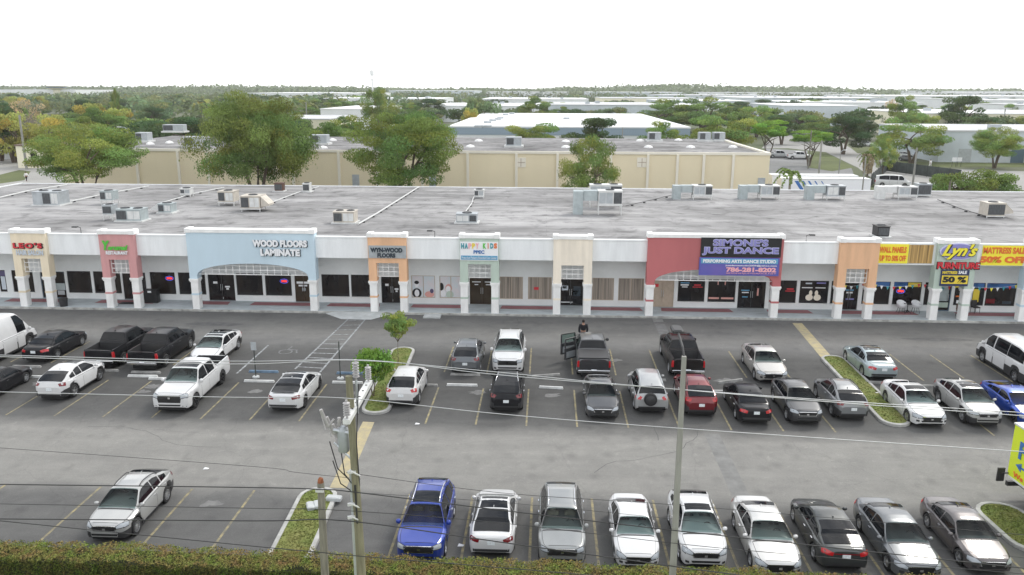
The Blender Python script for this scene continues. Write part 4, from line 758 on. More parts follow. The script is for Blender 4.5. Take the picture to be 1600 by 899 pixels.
    if not panel:
        r0 = tr+(.05 if kind in ('fastback', 'coupe') else .03); r1 = tb-(.10 if kind in ('sedan', 'fastback', 'coupe') else .06 if bed else .05)
        if kind in ('crossover', 'bigsuv', 'boxsuv', 'van', 'lowvan'): r0 = tr+.06
        gl('rear_window', crown(.014, .085, .012), r0, r1, 20, 8, 'tint_glass')
    if sunroof or roof == 'glass': gl('roof_glass', crown(.006, .09), tf+.04, tr-.03 if roof == 'glass' else tf+.04+sunroof, 4, 6, 'tint_glass')
    # side windows
    def sidewin(t0, t1, s_, nm='side_window'):
        rows = []
        for i in range(7):
            t = t0+(t1-t0)*i/6; z1 = zr(t)-.095; z0 = zbs(t)+.045
            if z1 < z0+.01: z1 = z0+.01
            rows.append([(s_*(ws(t, z0+(z1-z0)*j/4)+.007), Y(t), z0+(z1-z0)*j/4) for j in range(5)])
        return MB().grid(rows, flip=s_ < 0).build(nm, 'tint_glass', root, smooth=True)
    A0 = tcw+(tf-tcw)*.42
    if kind in ('van', 'lowvan'): wins = [(tcw+.55, 2.0)]+([] if panel else [(2.12, 3.5), (3.54, 5.2)])
    elif kind == 'pickup': wins = [(A0, 2.72), (2.79, 3.68)]
    elif kind in ('crossover', 'bigsuv', 'boxsuv'): md = tf+(tr-tf)*.46; m2 = tf+(tr-tf)*.93; wins = [(A0, md-.03), (md+.04, m2-.08), (m2, tr+(tb-tr)*.35)]
    else: md = tf+(tr-tf)*.62; m2 = tr+(tb-tr)*.22; wins = [(A0, md-.03), (md+.04, m2), (m2+.04, tr+(tb-tr)*.50)]
    for s_ in (-1, 1):
        for k_, (a, b_) in enumerate(wins):
            sidewin(a, b_, s_)
    # doors with handle
    def sx(t, z):
        w_ = hwt(t); a, b_ = zl(t), zb(t); f = (z-a)/(b_-a); return w_-float(np.interp(f, fr[1:], fx[1:]))
    if kind in ('van', 'lowvan'): doors = [(1.45, 2.15), (2.25, 3.5)]
    elif kind == 'pickup': doors = [(1.75, 2.75), (2.77, 3.85)]
    else: md = tf+(tr-tf)*(.5 if kind in ('crossover', 'bigsuv', 'boxsuv') else .64); doors = [(tcw+.18, md), (md+.02, min(md+.95, tw[1]+.12))]
    for s_ in (-1, 1):
        for a, b_ in doors:
            m_ = MB()
            for pad, off, mi in ((.014, .002, 1), (0, .005, 0)):
                rows = []
                for i in range(9):
                    t = (a-pad)+(b_-a+2*pad)*i/8; z0 = max(.36, arch(t)+.05, zl(t)+.05)-pad; z1 = zb(t)-.03+pad; rows.append([(s_*(sx(t, z0+(z1-z0)*j/5)+off), Y(t), z0+(z1-z0)*j/5) for j in range(6)])
                m_.grid(rows, mi, flip=s_ < 0)
            d_ = m_.build('door', [pm, 'black'], root, smooth=40); t = b_-.14; z = zb(t)-.12
            MB().box(min(s_*(sx(t, z)+.006), s_*(sx(t, z)+.035)), max(s_*(sx(t, z)+.006), s_*(sx(t, z)+.035)), Y(t-.09), Y(t+.09), z-.015, z+.015).build('handle', 'chrome' if metal else pm, d_)
    # projected patches on the shell
    def patch(nm, c4, mt, off=.007, nu=6, nv=3, par=root):
        A, B, C, D = [Vector((p[0], Y(p[1]), p[2])) for p in c4]; rows = []
        for i in range(nu+1):
            r_ = []
            for j in range(nv+1):
                u, v = i/nu, j/nv; p = A.lerp(B, u).lerp(D.lerp(C, u), v); q = bv.find_nearest(p); nn = q[1]; d = (p-q[0])
                if nn.dot(Vector((q[0].x, q[0].y*.6, q[0].z-.6))) < 0: nn = -nn
                r_.append(tuple(q[0]+nn*off))
            rows.append(r_)
        return MB().grid(rows).build(nm, mt, par, smooth=True)
    zn = zt(.05); big = kind in ('pickup', 'van', 'lowvan', 'bigsuv', 'boxsuv'); zh = zt(.12)-.03
    def topfn(off, t, v, lim):
        P = sec(t); e = P[5][0]*lim; x = -e+2*e*v; q = sorted((a, b_) for a, b_ in P[5:]); return (x, Y(t), float(np.interp(abs(x), [a for a, _ in q], [b_ for _, b_ in q]))+off)
    lids = [('hood', .16, tcw-.03, .88)]
    if kind in ('sedan', 'fastback', 'coupe'): lids.append(('trunk_lid', tb+.10, Ln-.10, .80))
    for nm, a, b_, lim in lids:
        if b_-a < .15: continue
        m_ = MB()
        for pad, off, mi in ((.014, .003, 1), (0, .007, 0)): m_.grid([[topfn(off, a-pad+(b_-a+2*pad)*i/8, j/8, lim+pad*1.2) for j in range(9)] for i in range(9)], mi)
        m_.build(nm, [pm, 'black'], root, smooth=40)
    m_ = MB().grid([[topfn(.012, tcw-.05+.11*i/2, j/8, .86) for j in range(9)] for i in range(3)]); m_.build('cowl', 'plastic_dark', root)
    gh = .30 if kind == 'pickup' else .20 if big else .13
    gw, gt_ = (.62, .05) if big else (.54, .06); gh += .05
    patch('grille_frame', [(-hw*(gw+.05), 0, zn-gt_+.03), (hw*(gw+.05), 0, zn-gt_+.03), (hw*(gw-.04), 0, zn-gt_-.03-gh), (-hw*(gw-.04), 0, zn-gt_-.03-gh)], 'chrome' if rim != 2 else 'plastic_dark', .008, 8, 4)
    patch('grille', [(-hw*gw, 0, zn-gt_), (hw*gw, 0, zn-gt_), (hw*(gw-.08), 0, zn-gt_-gh), (-hw*(gw-.08), 0, zn-gt_-gh)], 'black', .014, 8, 4)
    patch('badge', [(-.06, 0, zn-.13), (.06, 0, zn-.13), (.06, 0, zn-.22), (-.06, 0, zn-.22)], 'chrome', .022, 2, 2)
    patch('bumper_intake', [(-hw*.60, 0, ip(zl_, 0)+.14), (hw*.60, 0, ip(zl_, 0)+.14), (hw*.55, 0, ip(zl_, 0)+.05), (-hw*.55, 0, ip(zl_, 0)+.05)], 'black', .010, 8, 2)
    lh = .14 if not big else .18
    for s_ in (-1, 1):
        patch('lamp_housing', [(s_*hw*.50, .0, zh-.04), (s_*hw*.94, .46 if not big else .30, zh+.04), (s_*hw*.96, .36 if not big else .20, zh-lh-.03), (s_*hw*.54, .0, zh-lh-.03)], 'plastic_dark', .007, 8, 3)
        patch('headlight', [(s_*hw*.52, .02, zh-.06), (s_*hw*.93, .42 if not big else .26, zh+.02), (s_*hw*.95, .36 if not big else .20, zh-lh), (s_*hw*.56, .0, zh-lh)], 'lamp_clear', .010, 8, 3)
        patch('fog_lamp', [(s_*hw*.66, .05, .50), (s_*hw*.80, .12, .50), (s_*hw*.80, .12, .40), (s_*hw*.66, .05, .40)], 'plastic_dark', .009, 3, 2)
    ztl = zt(Ln-.1)
    for s_ in (-1, 1):
        if kind in ('pickup', 'van', 'lowvan'): c4 = [(s_*hw*.86, Ln, 1.22), (s_*hw*1.0, Ln-.12, 1.22), (s_*hw*1.0, Ln-.12, .82), (s_*hw*.86, Ln, .82)]
        elif kind in ('crossover', 'bigsuv', 'boxsuv'): c4 = [(s_*hw*.56, Ln, ztl-.06), (s_*hw*.97, Ln-.30, ztl-.02), (s_*hw*.97, Ln-.24, ztl-.24), (s_*hw*.66, Ln, ztl-.22)]
        else: c4 = [(s_*hw*.50, Ln, ztl-.12), (s_*hw*.95, Ln-.30, ztl-.08), (s_*hw*.95, Ln-.26, ztl-.24), (s_*hw*.54, Ln, ztl-.26)]
        patch('taillight', c4, 'lamp_red' if tail != 'dark' else 'lamp_red_dark', .012, 6, 3)
    if tail == 'bar': patch('light_bar', [(-hw*.5, Ln, ztl-.16), (hw*.5, Ln, ztl-.16), (hw*.5, Ln, ztl-.20), (-hw*.5, Ln, ztl-.20)], 'lamp_red_dark', .012, 8, 1)
    if plate:
        pz = .78 if kind not in ('pickup', 'van', 'lowvan') else .62
        MB().box(-.15, .15, Y(Ln)+.004, Y(Ln)+.022, pz-.08, pz+.08).build('licence_plate', 'plate', root)
    patch('rear_bumper', [(-hw*.8, Ln, .52), (hw*.8, Ln, .52), (hw*.78, Ln, .40), (-hw*.78, Ln, .40)], 'plastic_dark' if kind != 'pickup' else 'chrome', .012, 10, 2)
    for s_ in (-1, 1):        # mirrors
        tm = tcw+(tf-tcw)*.38; xm = wbs(tm)+.0; zm = zbs(tm)+.10; m_ = MB().lathe([(0, -.10), (.07, -.09), (.10, -.02), (.09, .05), (0, .08)], 10, (0, 0, 0), 'x')
        m_.v = [(p[0]*1.1, p[1]*.75, p[2]*.8 if not big else p[2]*1.15) for p in m_.v]; o = m_.build('mirror', pm if not (clad == 2) else 'plastic_dark', root, smooth=True); o.location = (s_*(xm+.12), Y(tm), zm); MB().box(-.08, .0, -.02, .02, -.03, .0).build('mirror_arm', 'plastic_dark', o).location = (-.02 if s_ > 0 else .1, 0, 0)
    if rails:
        for s_ in (-1, 1):
            P = []
            for i in range(8): t = tf+.12+(tr-tf-.15)*i/7; P.append((s_*(csec(t)[4][0]-.03), Y(t), zr(t)+.05 if 0 < i < 7 else zr(t)+.0))
            MB().tube(P, .022, 6).build('roof_rail', rails, root, smooth=True)
    MB().prism([(-.09, 0), (.10, 0), (.08, .07)], -.015, .015, 'yz').build('antenna_fin', pm, root).location = (0, Y(tr-.15 if kind != 'pickup' else tr-.2), zr(tr-.15)+.012)
    if spoiler: t = tb-.02; MB().box(-hw*.62, hw*.62, Y(tb-.10), Y(tb+.08), zt(tb)+.055, zt(tb)+.075).build('spoiler', 'plastic_dark', root)
    if spare:
        o = link(wheel_mesh(.36, 0)[0], 'spare_wheel_cover', root, (.10, Ln/2+.12, .98), (0, 0, R(90))); MB().lathe([(0, .115), (.31, .105), (.345, .06), (.345, -.1)], 22, axis='x').build('cover', 'plastic_dark', o, smooth=True)
    if bed:
        m_ = MB(); t0, t1 = bed
        if tonneau: MB().bbox(-hw+.10, hw-.10, Y(t0-.02), Y(t1-.05), 1.325, 1.37, .02).build('bed_cover', 'metal_grey' if 0 else 'plastic_dark', root)
        MB().box(-hw*.80, hw*.80, Y(Ln)+.003, Y(Ln)+.018, .78, 1.24).build('tailgate', pm, root)
        MB().bbox(-hw*.93, hw*.93, Y(Ln)-.02, Y(Ln)+.10, .52, .66, .02).build('step_bumper', 'chrome' if metal else 'plastic_dark', root)
        if bedload: MB().box(-.5, .55, Y(t0+.5), Y(t0+1.3), .785, .86).build('plywood_load', 'tan_panel', root)
    for k_, t in enumerate(tw):
        for s_ in (-1, 1):
            wo = link(wheel_mesh(Rr, rim)[0], 'wheel', root, (s_*(hw-.13), Y(t), Rr), (0, 0, 0 if s_ > 0 else math.pi)); r_ = bpy.data.objects.new('rim', wheel_mesh(Rr, rim)[1]); COL.objects.link(r_); r_.parent = wo
    if opendoor:
        d_ = thing('door', None, None); d_.name = 'open_door'; d_.parent = root; d_.location = (hw-.02, Y(1.8), 0); d_.rotation_euler = (0, 0, R(-58))
        MB().bbox(-.07, .04, 0, 1.1, .45, 1.2, .03).build('door_panel', [pm], d_); MB().box(-.085, -.071, .12, .98, .55, .95).build('door_trim', 'metal_grey', d_)
        MB().box(-.06, .02, 0.02, .07, 1.2, 1.72).box(-.06, .02, 1.03, 1.09, 1.2, 1.75).box(-.06, .02, .05, 1.05, 1.72, 1.78).build('window_frame', pm, d_); MB().box(-.03, -.01, .07, 1.03, 1.2, 1.72).build('glass', 'car_glass', d_)
        d2 = thing('door', None, None); d2.name = 'open_door'; d2.parent = root; d2.location = (hw-.02, Y(2.8), 0); d2.rotation_euler = (0, 0, R(-48))
        MB().bbox(-.07, .04, 0, .95, .45, 1.2, .03).build('door_panel', [pm], d2); MB().box(-.085, -.071, .12, .85, .55, .95).build('door_trim', 'metal_grey', d2); MB().box(-.06, .02, 0.02, .07, 1.2, 1.75).box(-.06, .02, .88, .94, 1.2, 1.75).box(-.06, .02, .05, .9, 1.72, 1.78).build('window_frame', pm, d2)
    return root
WHT = (.58, .585, .59); SIL = (.36, .37, .375); LSIL = (.40, .405, .40); GRY = (.13, .14, .15); DGR = (.06, .062, .066); BLK = (.014, .014, .016); RED = (.15, .008, .014); BLU = (.015, .045, .30); SBL = (.36, .43, .45); BRN = (.10, .09, .092)
GB, GA, GC = 'cars parked in the middle row of the lot', 'cars parked in the row nearest the shops', 'cars parked in the row along the hedge'
V = vehicle
# middle row (near ends around Y 40)
V('sedan', 'parked_car', 'car', 'black sedan cut by the left picture edge in the middle row', -30.9, 39.5, 1, BLK, 1, group=GB)
V('crossover', 'parked_car', 'car', 'white crossover with black lower trim beside the left picture edge', -26.85, 40.2, 1, WHT, 0, rim=1, clad=1, rails=None, sunroof=.6, tail='dark', group=GB)
V('pickup', 'pickup_truck', 'pickup', 'white lifted pickup with dark alloy wheels facing the camera', -19.6, 38.9, 0, WHT, 0, rim=2, sunroof=.7, scale=1.06, group=GB)
V('fastback', 'parked_car', 'car', 'white electric car with full glass roof seen from behind', -13.72, 39.3, 1, WHT, 0, rim=2, roof='glass', tail='dark', scale=1.05, spoiler=1, group=GB)
V('crossover', 'parked_car', 'car', 'white crossover with bright red tail lights beside the left grass island', -7.65, 40.3, 1, (.56, .56, .56), 0, rim=0, clad=1, group=GB)
V('crossover', 'parked_car', 'car', 'black crossover with roof rails behind the white sport utility', -2.0, 39.8, 1, BLK, 1, clad=1, rails='chrome', tail='dark', group=GB)
V('sedan', 'parked_car', 'car', 'dark grey sedan facing the camera behind the open door pickup', 3.05, 39.2, 0, DGR, 1, group=GB)
V('boxsuv', 'parked_car', 'car', 'silver sport utility with a black spare wheel on its tailgate', 5.66, 40.1, 1, SIL, 1, rim=0, rails='metal_grey', spare=True, plate=False, tail='side', group=GB)
V('crossover', 'parked_car', 'car', 'dark red crossover behind the concrete light pole', 8.2, 39.8, 1, RED, 1, clad=1, rails='plastic_dark', tail='side', group=GB)
V('sedan', 'parked_car', 'car', 'black sedan seen from behind right of the red crossover', 10.8, 38.9, 1, BLK, 1, tail='side', group=GB)
V('crossover', 'parked_car', 'car', 'dark grey low crossover facing the camera in front of the silver coupe', 13.4, 39.0, 0, DGR, 1, clad=2, scale=.97, group=GB)
V('crossover', 'parked_car', 'car', 'grey crossover seen from behind beside the right grass island', 15.95, 39.7, 1, (.20, .21, .22), 1, clad=2, rails='plastic_dark', tail='dark', scale=.97, group=GB)
V('sedan', 'parked_car', 'car', 'white sedan facing the camera right of the right grass island', 19.6, 39.0, 0, WHT, 0, sunroof=.5, scale=1.03, group=GB)
V('crossover', 'parked_car', 'car', 'silver crossover facing the camera between the white sedan and blue coupe', 22.45, 39.2, 0, LSIL, 1, sunroof=.8, clad=1, rails=None, group=GB)
V('coupe', 'parked_car', 'car', 'bright blue coupe cut by the right picture edge', 25.1, 39.3, 0, (.01, .06, .38), 1, rim=2, group=GB)
# row nearest the shops
V('van', 'panel_van', 'van', 'white windowless high roof van at the left picture edge', -34.9, 44.4, 1, WHT, 0, panel=True, scale=1.04, clad=1, group=GA)
V('sedan', 'parked_car', 'car', 'black sedan with red tail lights beside the white van', -31.6, 46.3, 1, BLK, 1, tail='side', group=GA)
V('pickup', 'pickup_truck', 'pickup', 'black pickup with empty open bed, left one of the black pair', -26.95, 45.4, 1, BLK, 1, scale=.97, group=GA)
V('pickup', 'pickup_truck', 'pickup', 'black pickup carrying a plywood sheet, right one of the black pair', -24.2, 45.2, 1, BLK, 1, bedload=1, rim=1, scale=.97, group=GA)
V('fastback', 'parked_car', 'car', 'white car with black glass roof facing the camera behind the white pickup', -21.0, 46.2, 0, WHT, 0, roof='glass', rim=1, clad=1, group=GA)
V('crossover', 'parked_car', 'car', 'dark grey compact crossover seen from behind left of the white sport utility', -4.75, 45.6, 1, GRY, 1, rails='chrome', scale=.96, tail='dark', group=GA)
V('bigsuv', 'parked_car', 'car', 'large white sport utility facing the camera', -2.22, 45.8, 0, WHT, 0, rails='metal_white', group=GA)
V('pickup', 'pickup_truck', 'pickup', 'dark grey pickup with its left doors open and covered bed', 2.9, 45.2, 1, DGR, 1, opendoor=True, tonneau=True, group=GA)
V('pickup', 'pickup_truck', 'pickup', 'black pickup with open bed behind the red crossover', 8.45, 45.5, 1, (.02, .018, .018), 1, sunroof=.8, rim=0, group=GA)
V('sedan', 'parked_car', 'car', 'silver coupe facing the camera alone behind the low dark crossover', 13.3, 45.0, 0, (.42, .41, .39), 1, scale=1.02, group=GA)
V('sedan', 'parked_car', 'car', 'pale blue silver sedan with dark roof glass beside the right grass island', 19.9, 45.8, 1, SBL, 1, sunroof=.9, rim=1, tail='side', group=GA)
V('lowvan', 'passenger_van', 'van', 'white passenger van with long dark side glass at the right picture edge', 28.6, 45.0, 1, WHT, 0, clad=1, rim=1, group=GA)
# row along the hedge
V('crossover', 'parked_car', 'car', 'silver crossover standing alone at the lower left', -16.35, 26.5, 0, LSIL, 1, rails='plastic_dark', clad=1, group=GC, tail='dark', rim=0)
V('bigsuv', 'parked_car', 'car', 'bright blue three row sport utility facing the hedge', -4.4, 25.6, 0, BLU, 1, rails='chrome', sunroof=.9, group=GC)
V('fastback', 'parked_car', 'car', 'white electric car with a curved glass roof and its back to the hedge', -1.85, 26.2, 1, WHT, 0, roof='glass', tail='dark', rim=2, group=GC)
V('bigsuv', 'parked_car', 'car', 'grey wagon with chrome roof rails facing the hedge', .72, 25.7, 0, (.27, .28, .28), 1, rails='chrome', scale=.97, group=GC)
V('sedan', 'parked_car', 'car', 'small white sedan left of the concrete pole', 3.42, 25.7, 0, WHT, 0, scale=.97, group=GC)
V('crossover', 'parked_car', 'car', 'white crossover with black sunroof facing the hedge at the concrete pole', 5.80, 25.8, 0, WHT, 0, sunroof=.45, rails=None, group=GC)
V('sedan', 'parked_car', 'car', 'silver white sedan facing the hedge right of the white crossover', 8.3, 25.4, 0, (.52, .52, .51), 1, scale=1.03, group=GC)
V('fastback', 'parked_car', 'car', 'dark grey streamlined car with its back to the hedge', 10.75, 25.9, 1, (.045, .05, .05), 1, tail='bar', scale=1.03, rz=R(-1), group=GC)
V('sedan', 'parked_car', 'car', 'dark grey sedan with chrome grille facing the hedge', 13.15, 25.5, 0, GRY, 1, scale=1.03, group=GC)
V('sedan', 'parked_car', 'car', 'brown grey sedan facing the hedge, rightmost of its row', 15.85, 26.0, 0, BRN, 1, scale=.98, group=GC)
# moving truck
bx, by = G(1573, 741, 1.1); tk = thing('moving_truck', 'lime green box truck with blue arrow lettering at the right picture edge', 'truck', (bx, by, .004), R(4))
MB().bbox(0, 2.4, -6.6, 0, 1.1, 3.35, .03).build('cargo_box', 'lime', tk); MB().box(-.02, 2.42, -6.62, .02, 3.35, 3.42).build('box_roof', 'metal_white', tk)
MB().box(-.012, .012, -6.6, .0, 1.04, 1.12).build('lower_rail', 'metal_white', tk); MB().box(.4, 2.0, -8.6, -.1, .7, 1.03).build('chassis', 'black', tk)
text('F', .42, .75, 't_blue', parent=tk, x=-.02, y=-.75, z=2.45, depth=.02, bold=.03, rot=(R(90), 0, R(-90))); text('U', .7, 1.1, 't_blue', parent=tk, x=-.02, y=-1.7, z=2.35, depth=.02, bold=.04, rot=(R(90), 0, R(-90)))
mb = MB().box(-.02, -.001, -2.4, -.7, 1.72, 1.80); mb.add([(-.02, -.45, 1.76), (-.02, -.8, 1.94), (-.02, -.8, 1.58), (-.001, -.45, 1.76), (-.001, -.8, 1.94), (-.001, -.8, 1.58)], [(0, 1, 2), (5, 4, 3), (0, 3, 4, 1), (1, 4, 5, 2), (2, 5, 3, 0)]); mb.build('arrow', 't_blue', tk)
text('We move', 1.6, .22, 't_orange', parent=tk, x=-.02, y=-1.2, z=1.33, depth=.02, bold=.02, rot=(R(90), 0, R(-90)))
MB().bbox(.1, 2.3, -8.8, -6.8, .6, 2.3, .15).build('cab', 'lime', tk)
MB().box(-.35, -.05, .05, .12, .75, 1.35).tube([(0, -.1, 1.2), (-.2, .08, 1.1)], .03, 6).build('lift_bracket', 'plastic_dark', tk); MB().box(.1, 2.3, .0, .15, .55, .75).build('rear_bumper', 'plastic_dark', tk)
for y_ in (-1.6, -7.9):
    for x_ in (.2, 2.2): wo = link(wheel_mesh(.42, 0)[0], 'wheel', tk, (x_, y_, .42), (0, 0, 0 if x_ > 1 else math.pi)); r_ = link(wheel_mesh(.42, 0)[1], 'rim', wo)
# person beside the open door pickup
def person(name, label, loc, rz, top, legs, scale=1., pose='stand', sk='skin'):
    t_ = thing(name, label, 'person', loc, rz); t_.scale = (scale,)*3
    def skin(pts, edges, rad, nm, mt, root=0, lv=2):
        me = bpy.data.meshes.new(nm); me.from_pydata(pts, edges, []); o = bpy.data.objects.new(nm, me); COL.objects.link(o); o.parent = t_; me.materials.append(M[mt])
        sm = o.modifiers.new('skin', 'SKIN'); 
        for v, r_ in zip(me.skin_vertices[0].data, rad): v.radius = r_ if isinstance(r_, tuple) else (r_, r_)
        me.skin_vertices[0].data[root].use_root = True; sb = o.modifiers.new('s', 'SUBSURF'); sb.levels = lv; sb.render_levels = lv; return o
    k = .12 if pose == 'walk' else .0
    P = [(0, 0, .95), (0, 0, 1.18), (0, 0, 1.40), (0, 0, 1.50), (0, -.01, 1.60), (0, -.01, 1.70), (-.10, 0, .88), (-.11, -.02-k, .48), (-.11, .02-k*1.3, .09), (-.11, -.14-k, .05), (.10, 0, .88), (.11, -.02+k, .48), (.11, .05+k*2, .09), (.11, -.12+k*2, .05),
         (-.20, 0, 1.40), (-.27, .02+k, 1.12), (-.25, -.14+k, .90), (-.24, -.20+k, .82), (.20, 0, 1.40), (.27, .02-k, 1.12), (.25, -.14-k, .90), (.24, -.20-k, .82)]
    E_ = [(0, 1), (1, 2), (2, 3), (3, 4), (4, 5), (0, 6), (6, 7), (7, 8), (8, 9), (0, 10), (10, 11), (11, 12), (12, 13), (2, 14), (14, 15), (15, 16), (16, 17), (2, 18), (18, 19), (19, 20), (20, 21)]
    Rd = [(.15, .11), (.14, .10), (.15, .10), .055, .085, .075, .09, .065, .045, .04, .09, .065, .045, .04, .06, .045, .035, .04, .06, .045, .035, .04]
    skin(P, E_, Rd, 'body', sk)
    skin([(0, 0, 1.0), (0, 0, 1.2), (0, 0, 1.42), (-.21, 0, 1.41), (-.275, .02+k, 1.12), (-.25, -.13+k, .84), (.21, 0, 1.41), (.275, .02-k, 1.12), (.25, -.13-k, .84)], [(0, 1), (1, 2), (2, 3), (3, 4), (4, 5), (2, 6), (6, 7), (7, 8)], [(.20, .15), (.19, .145), (.20, .14), .10, .08, .065, .10, .08, .065], 'shirt', top)
    skin([(0, 0, .97), (-.10, 0, .86), (-.11, -.02-k, .48), (-.11, .02-k*1.3, .13), (.10, 0, .86), (.11, -.02+k, .48), (.11, .05+k*2, .13)], [(0, 1), (1, 2), (2, 3), (0, 4), (4, 5), (5, 6)], [(.17, .13), .105, .08, .065, .105, .08, .065], 'trousers', legs)
    MB().lathe([(0, .125), (.06, .115), (.095, .06), (.10, 0), (.085, -.06)], 12, (0, .012, 1.66)).build('hair', 'hair', t_, smooth=True)
    return t_
person('person', 'person in a black top standing at the front of the open door pickup', (2.55, 52.0, .004), R(180), 'cloth_black', 'cloth_blue')
# ---------------------------------------------------------------- wheel stops
def stop(px, py, mt, label, ln_=1.8, rz=0.):
    x, y = G(px, py, .05); m_ = MB(); h = .06; m_.add([(-ln_/2, -.08, 0), (ln_/2, -.08, 0), (ln_/2, .08, 0), (-ln_/2, .08, 0), (-ln_/2+.03, -.05, .12), (ln_/2-.03, -.05, .12), (ln_/2-.03, .05, .12), (-ln_/2+.03, .05, .12)], [(3, 2, 1, 0), (4, 5, 6, 7), (0, 1, 5, 4), (1, 2, 6, 5), (2, 3, 7, 6), (3, 0, 4, 7)])
    solo(m_, 'wheel_stop', mt, label, 'wheel stop', (x, y, .008), rz, 'concrete wheel stops between the two stall rows')
for a in [(42, 573, 'stop_dirty', 'grey wheel stop behind the left black sedan'), (52, 589, 'stop_white', 'white wheel stop ahead of the left white crossover'), (223, 588, 'stop_white', 'white wheel stop in the empty stall below the black pickups'), (256, 592, 'stop_white', 'white wheel stop half hidden by the white pickup'),
          (163, 579, 'stop_dirty', 'grey wheel stop behind the black pickup with an empty bed'), (228, 582, 'stop_dirty', 'grey wheel stop behind the black pickup with plywood'),
          (412, 581, 'blue_paint', 'blue wheel stop at the foot of the left sign post'), (549, 583.5, 'blue_paint', 'blue wheel stop at the foot of the bare right post'), (405, 596, 'stop_white', 'white wheel stop ahead of the glass roofed electric car'), (543, 598, 'stop_white', 'white wheel stop left of the left grass island'),
          (660, 602, 'stop_dirty', 'grey wheel stop ahead of the white crossover beside the island'), (727, 585.5, 'stop_dirty', 'thin grey wheel stop behind the compact grey crossover'), (722, 602, 'stop_white', 'white wheel stop in the empty stall below the compact grey crossover'),
          (1017, 594, 'stop_dirty', 'grey wheel stop left of the black open bed pickup'), (1376, 598, 'stop_dirty', 'grey wheel stop behind the pale blue sedan'), (1392, 616, 'stop_white', 'white wheel stop ahead of the white sedan by the island'), (1127, 612, 'stop_white', 'short white wheel stop right of the red crossover'), (1463, 604, 'stop_dirty', 'grey wheel stop behind the white sedan at right')]: stop(*a)
stop(853, 587, 'stop_dirty', 'crooked weathered wheel stop in the empty stall left of the open door pickup', 1.75, R(14)); stop(861, 606, 'stop_white', 'short white wheel stop nearest the camera in the empty middle stall', 1.4, R(-5)); stop(1141, 596, 'stop_dirty', 'crooked wheel stop right of the black open bed pickup', 1.7, R(22))
# ---------------------------------------------------------------- sign posts
for px, py, hh, sg, lb in ((400, 590, 2.2, 1, 'dark sign post with a pale blank sign back in the accessible bay'), (532, 592, 2.3, 0, 'bare dark green post right of the hatched crossing')):
    x, y = G(px, py); t_ = thing('sign_post', lb, 'sign', (x, y, .004)); MB().box(-.03, .03, -.02, .02, 0, hh).build('post', 'fence_green', t_)
    MB().lathe([(.22, 0), (.20, .08), (0, .09)], 10).build('footing', 'concrete', t_)
    if sg: MB().bbox(-.16, .16, -.035, -.022, hh-.5, hh, .001).build('sign_face', 'metal_grey', t_)
# ---------------------------------------------------------------- poles
YP = 22.0
def onp(x, y, Y=YP): X, z = AT(x, y, Y); return Vector((X, Y, z))
top = onp(545, 588); pa = thing('utility_pole', 'thick green brown wooden utility pole with transformer and slanting crossarm', 'utility pole', (-5.55, YP, 0))
O = Vector((-5.55, YP, 0))
MB().tube([(0, 0, 0), (-.05, 0, 4), (top.x-O.x, 0, top.z)], [.155, .13, .10], 14).build('pole', 'wood_pole', pa, smooth=40)
MB().box(-.24, -.155, -.05, .06, 0, onp(560, 735).z).build('conduit', 'galv', pa)
za = onp(548, 640).z; fa = Vector((*G(577, 597, za), za)); na = Vector((*G(541, 660, za), za)); cdir = (na-fa).normalized(); sd_ = Vector((cdir.y, -cdir.x, 0)).normalized()*.10
m_ = MB(); P = [p+q+Vector((0, 0, h)) for h in (-.07, .07) for p, q in ((fa, -sd_), (fa, sd_), (na, sd_), (na, -sd_))]; m_.add([tuple(p-O) for p in P], [(3, 2, 1, 0), (4, 5, 6, 7), (0, 1, 5, 4), (1, 2, 6, 5), (2, 3, 7, 6), (3, 0, 4, 7)]); m_.build('crossarm', 'metal_white', pa)
m_ = MB()
for f in (.15, .3, .45, .6, .75, .9): q = fa.lerp(na, f)-O; m_.lathe([(.035, .071), (.03, .085), (0, .09)], 8, (q.x, q.y, q.z))
m_.build('bolts', 'rim_dark', pa)
def insul(base, h=.55, par=pa, org=O):
    b_ = base-org; pr = [(.03, 0), (.03, .06)]
    for i in range(6): z = .08+i*(h-.12)/6; pr += [(.04, z), (.105, z+.015), (.10, z+.03), (.045, z+.05)]
    pr += [(.03, h-.03), (.04, h), (0, h)]; MB().lathe(pr, 12, tuple(b_)).build('insulator', 'porcelain', par, smooth=50); return base+Vector((0, 0, h))
i1 = insul(fa+Vector((0, 0, .07))+cdir*.12); i2 = insul(top+Vector((.18, .12, -.15)), .62); i3 = insul(na+Vector((0, 0, .07))-cdir*.12)
MB().tube([tuple(top+Vector((.18, .12, -1.2))-O), tuple(top+Vector((.18, .12, -.15))-O)], .035, 8).build('insulator_bracket', 'galv', pa)
tq = onp(529, 690)-O; tf_ = MB().lathe([(0, -.42), (.15, -.36), (.17, -.32), (.17, .32), (.15, .38), (.08, .44), (0, .44)], 16, (tq.x+.12, tq.y+.1, tq.z)); TR = tf_.build('transformer', 'galv', pa, smooth=40)
TR.data.materials.clear(); TR.data.materials.append(M['metal_grey'])
for dx in (-.1, .12): MB().lathe([(.03, .44), (.07, .5), (.04, .55), (.07, .6), (.04, .65), (.05, .72), (0, .72)], 10, (tq.x+.12+dx, tq.y+.1, tq.z)).build('bushing', 'porcelain', TR, smooth=True)
m_ = MB(); br = onp(521, 672)-O
for k in range(3):      # cut-out switches
    c = br+Vector((-.12+.13*k, -.1+.12*k, .15-.28*k)); m_.tube([tuple(c), tuple(c+Vector((-.18, -.05, .55)))], .05, 8); m_.tube([tuple(c+Vector((-.22, 0, .52))), tuple(c+Vector((-.05, -.12, -.05)))], .02, 6); m_.tube([tuple(c+Vector((.15, .1, .2))), tuple(c)], .03, 6)
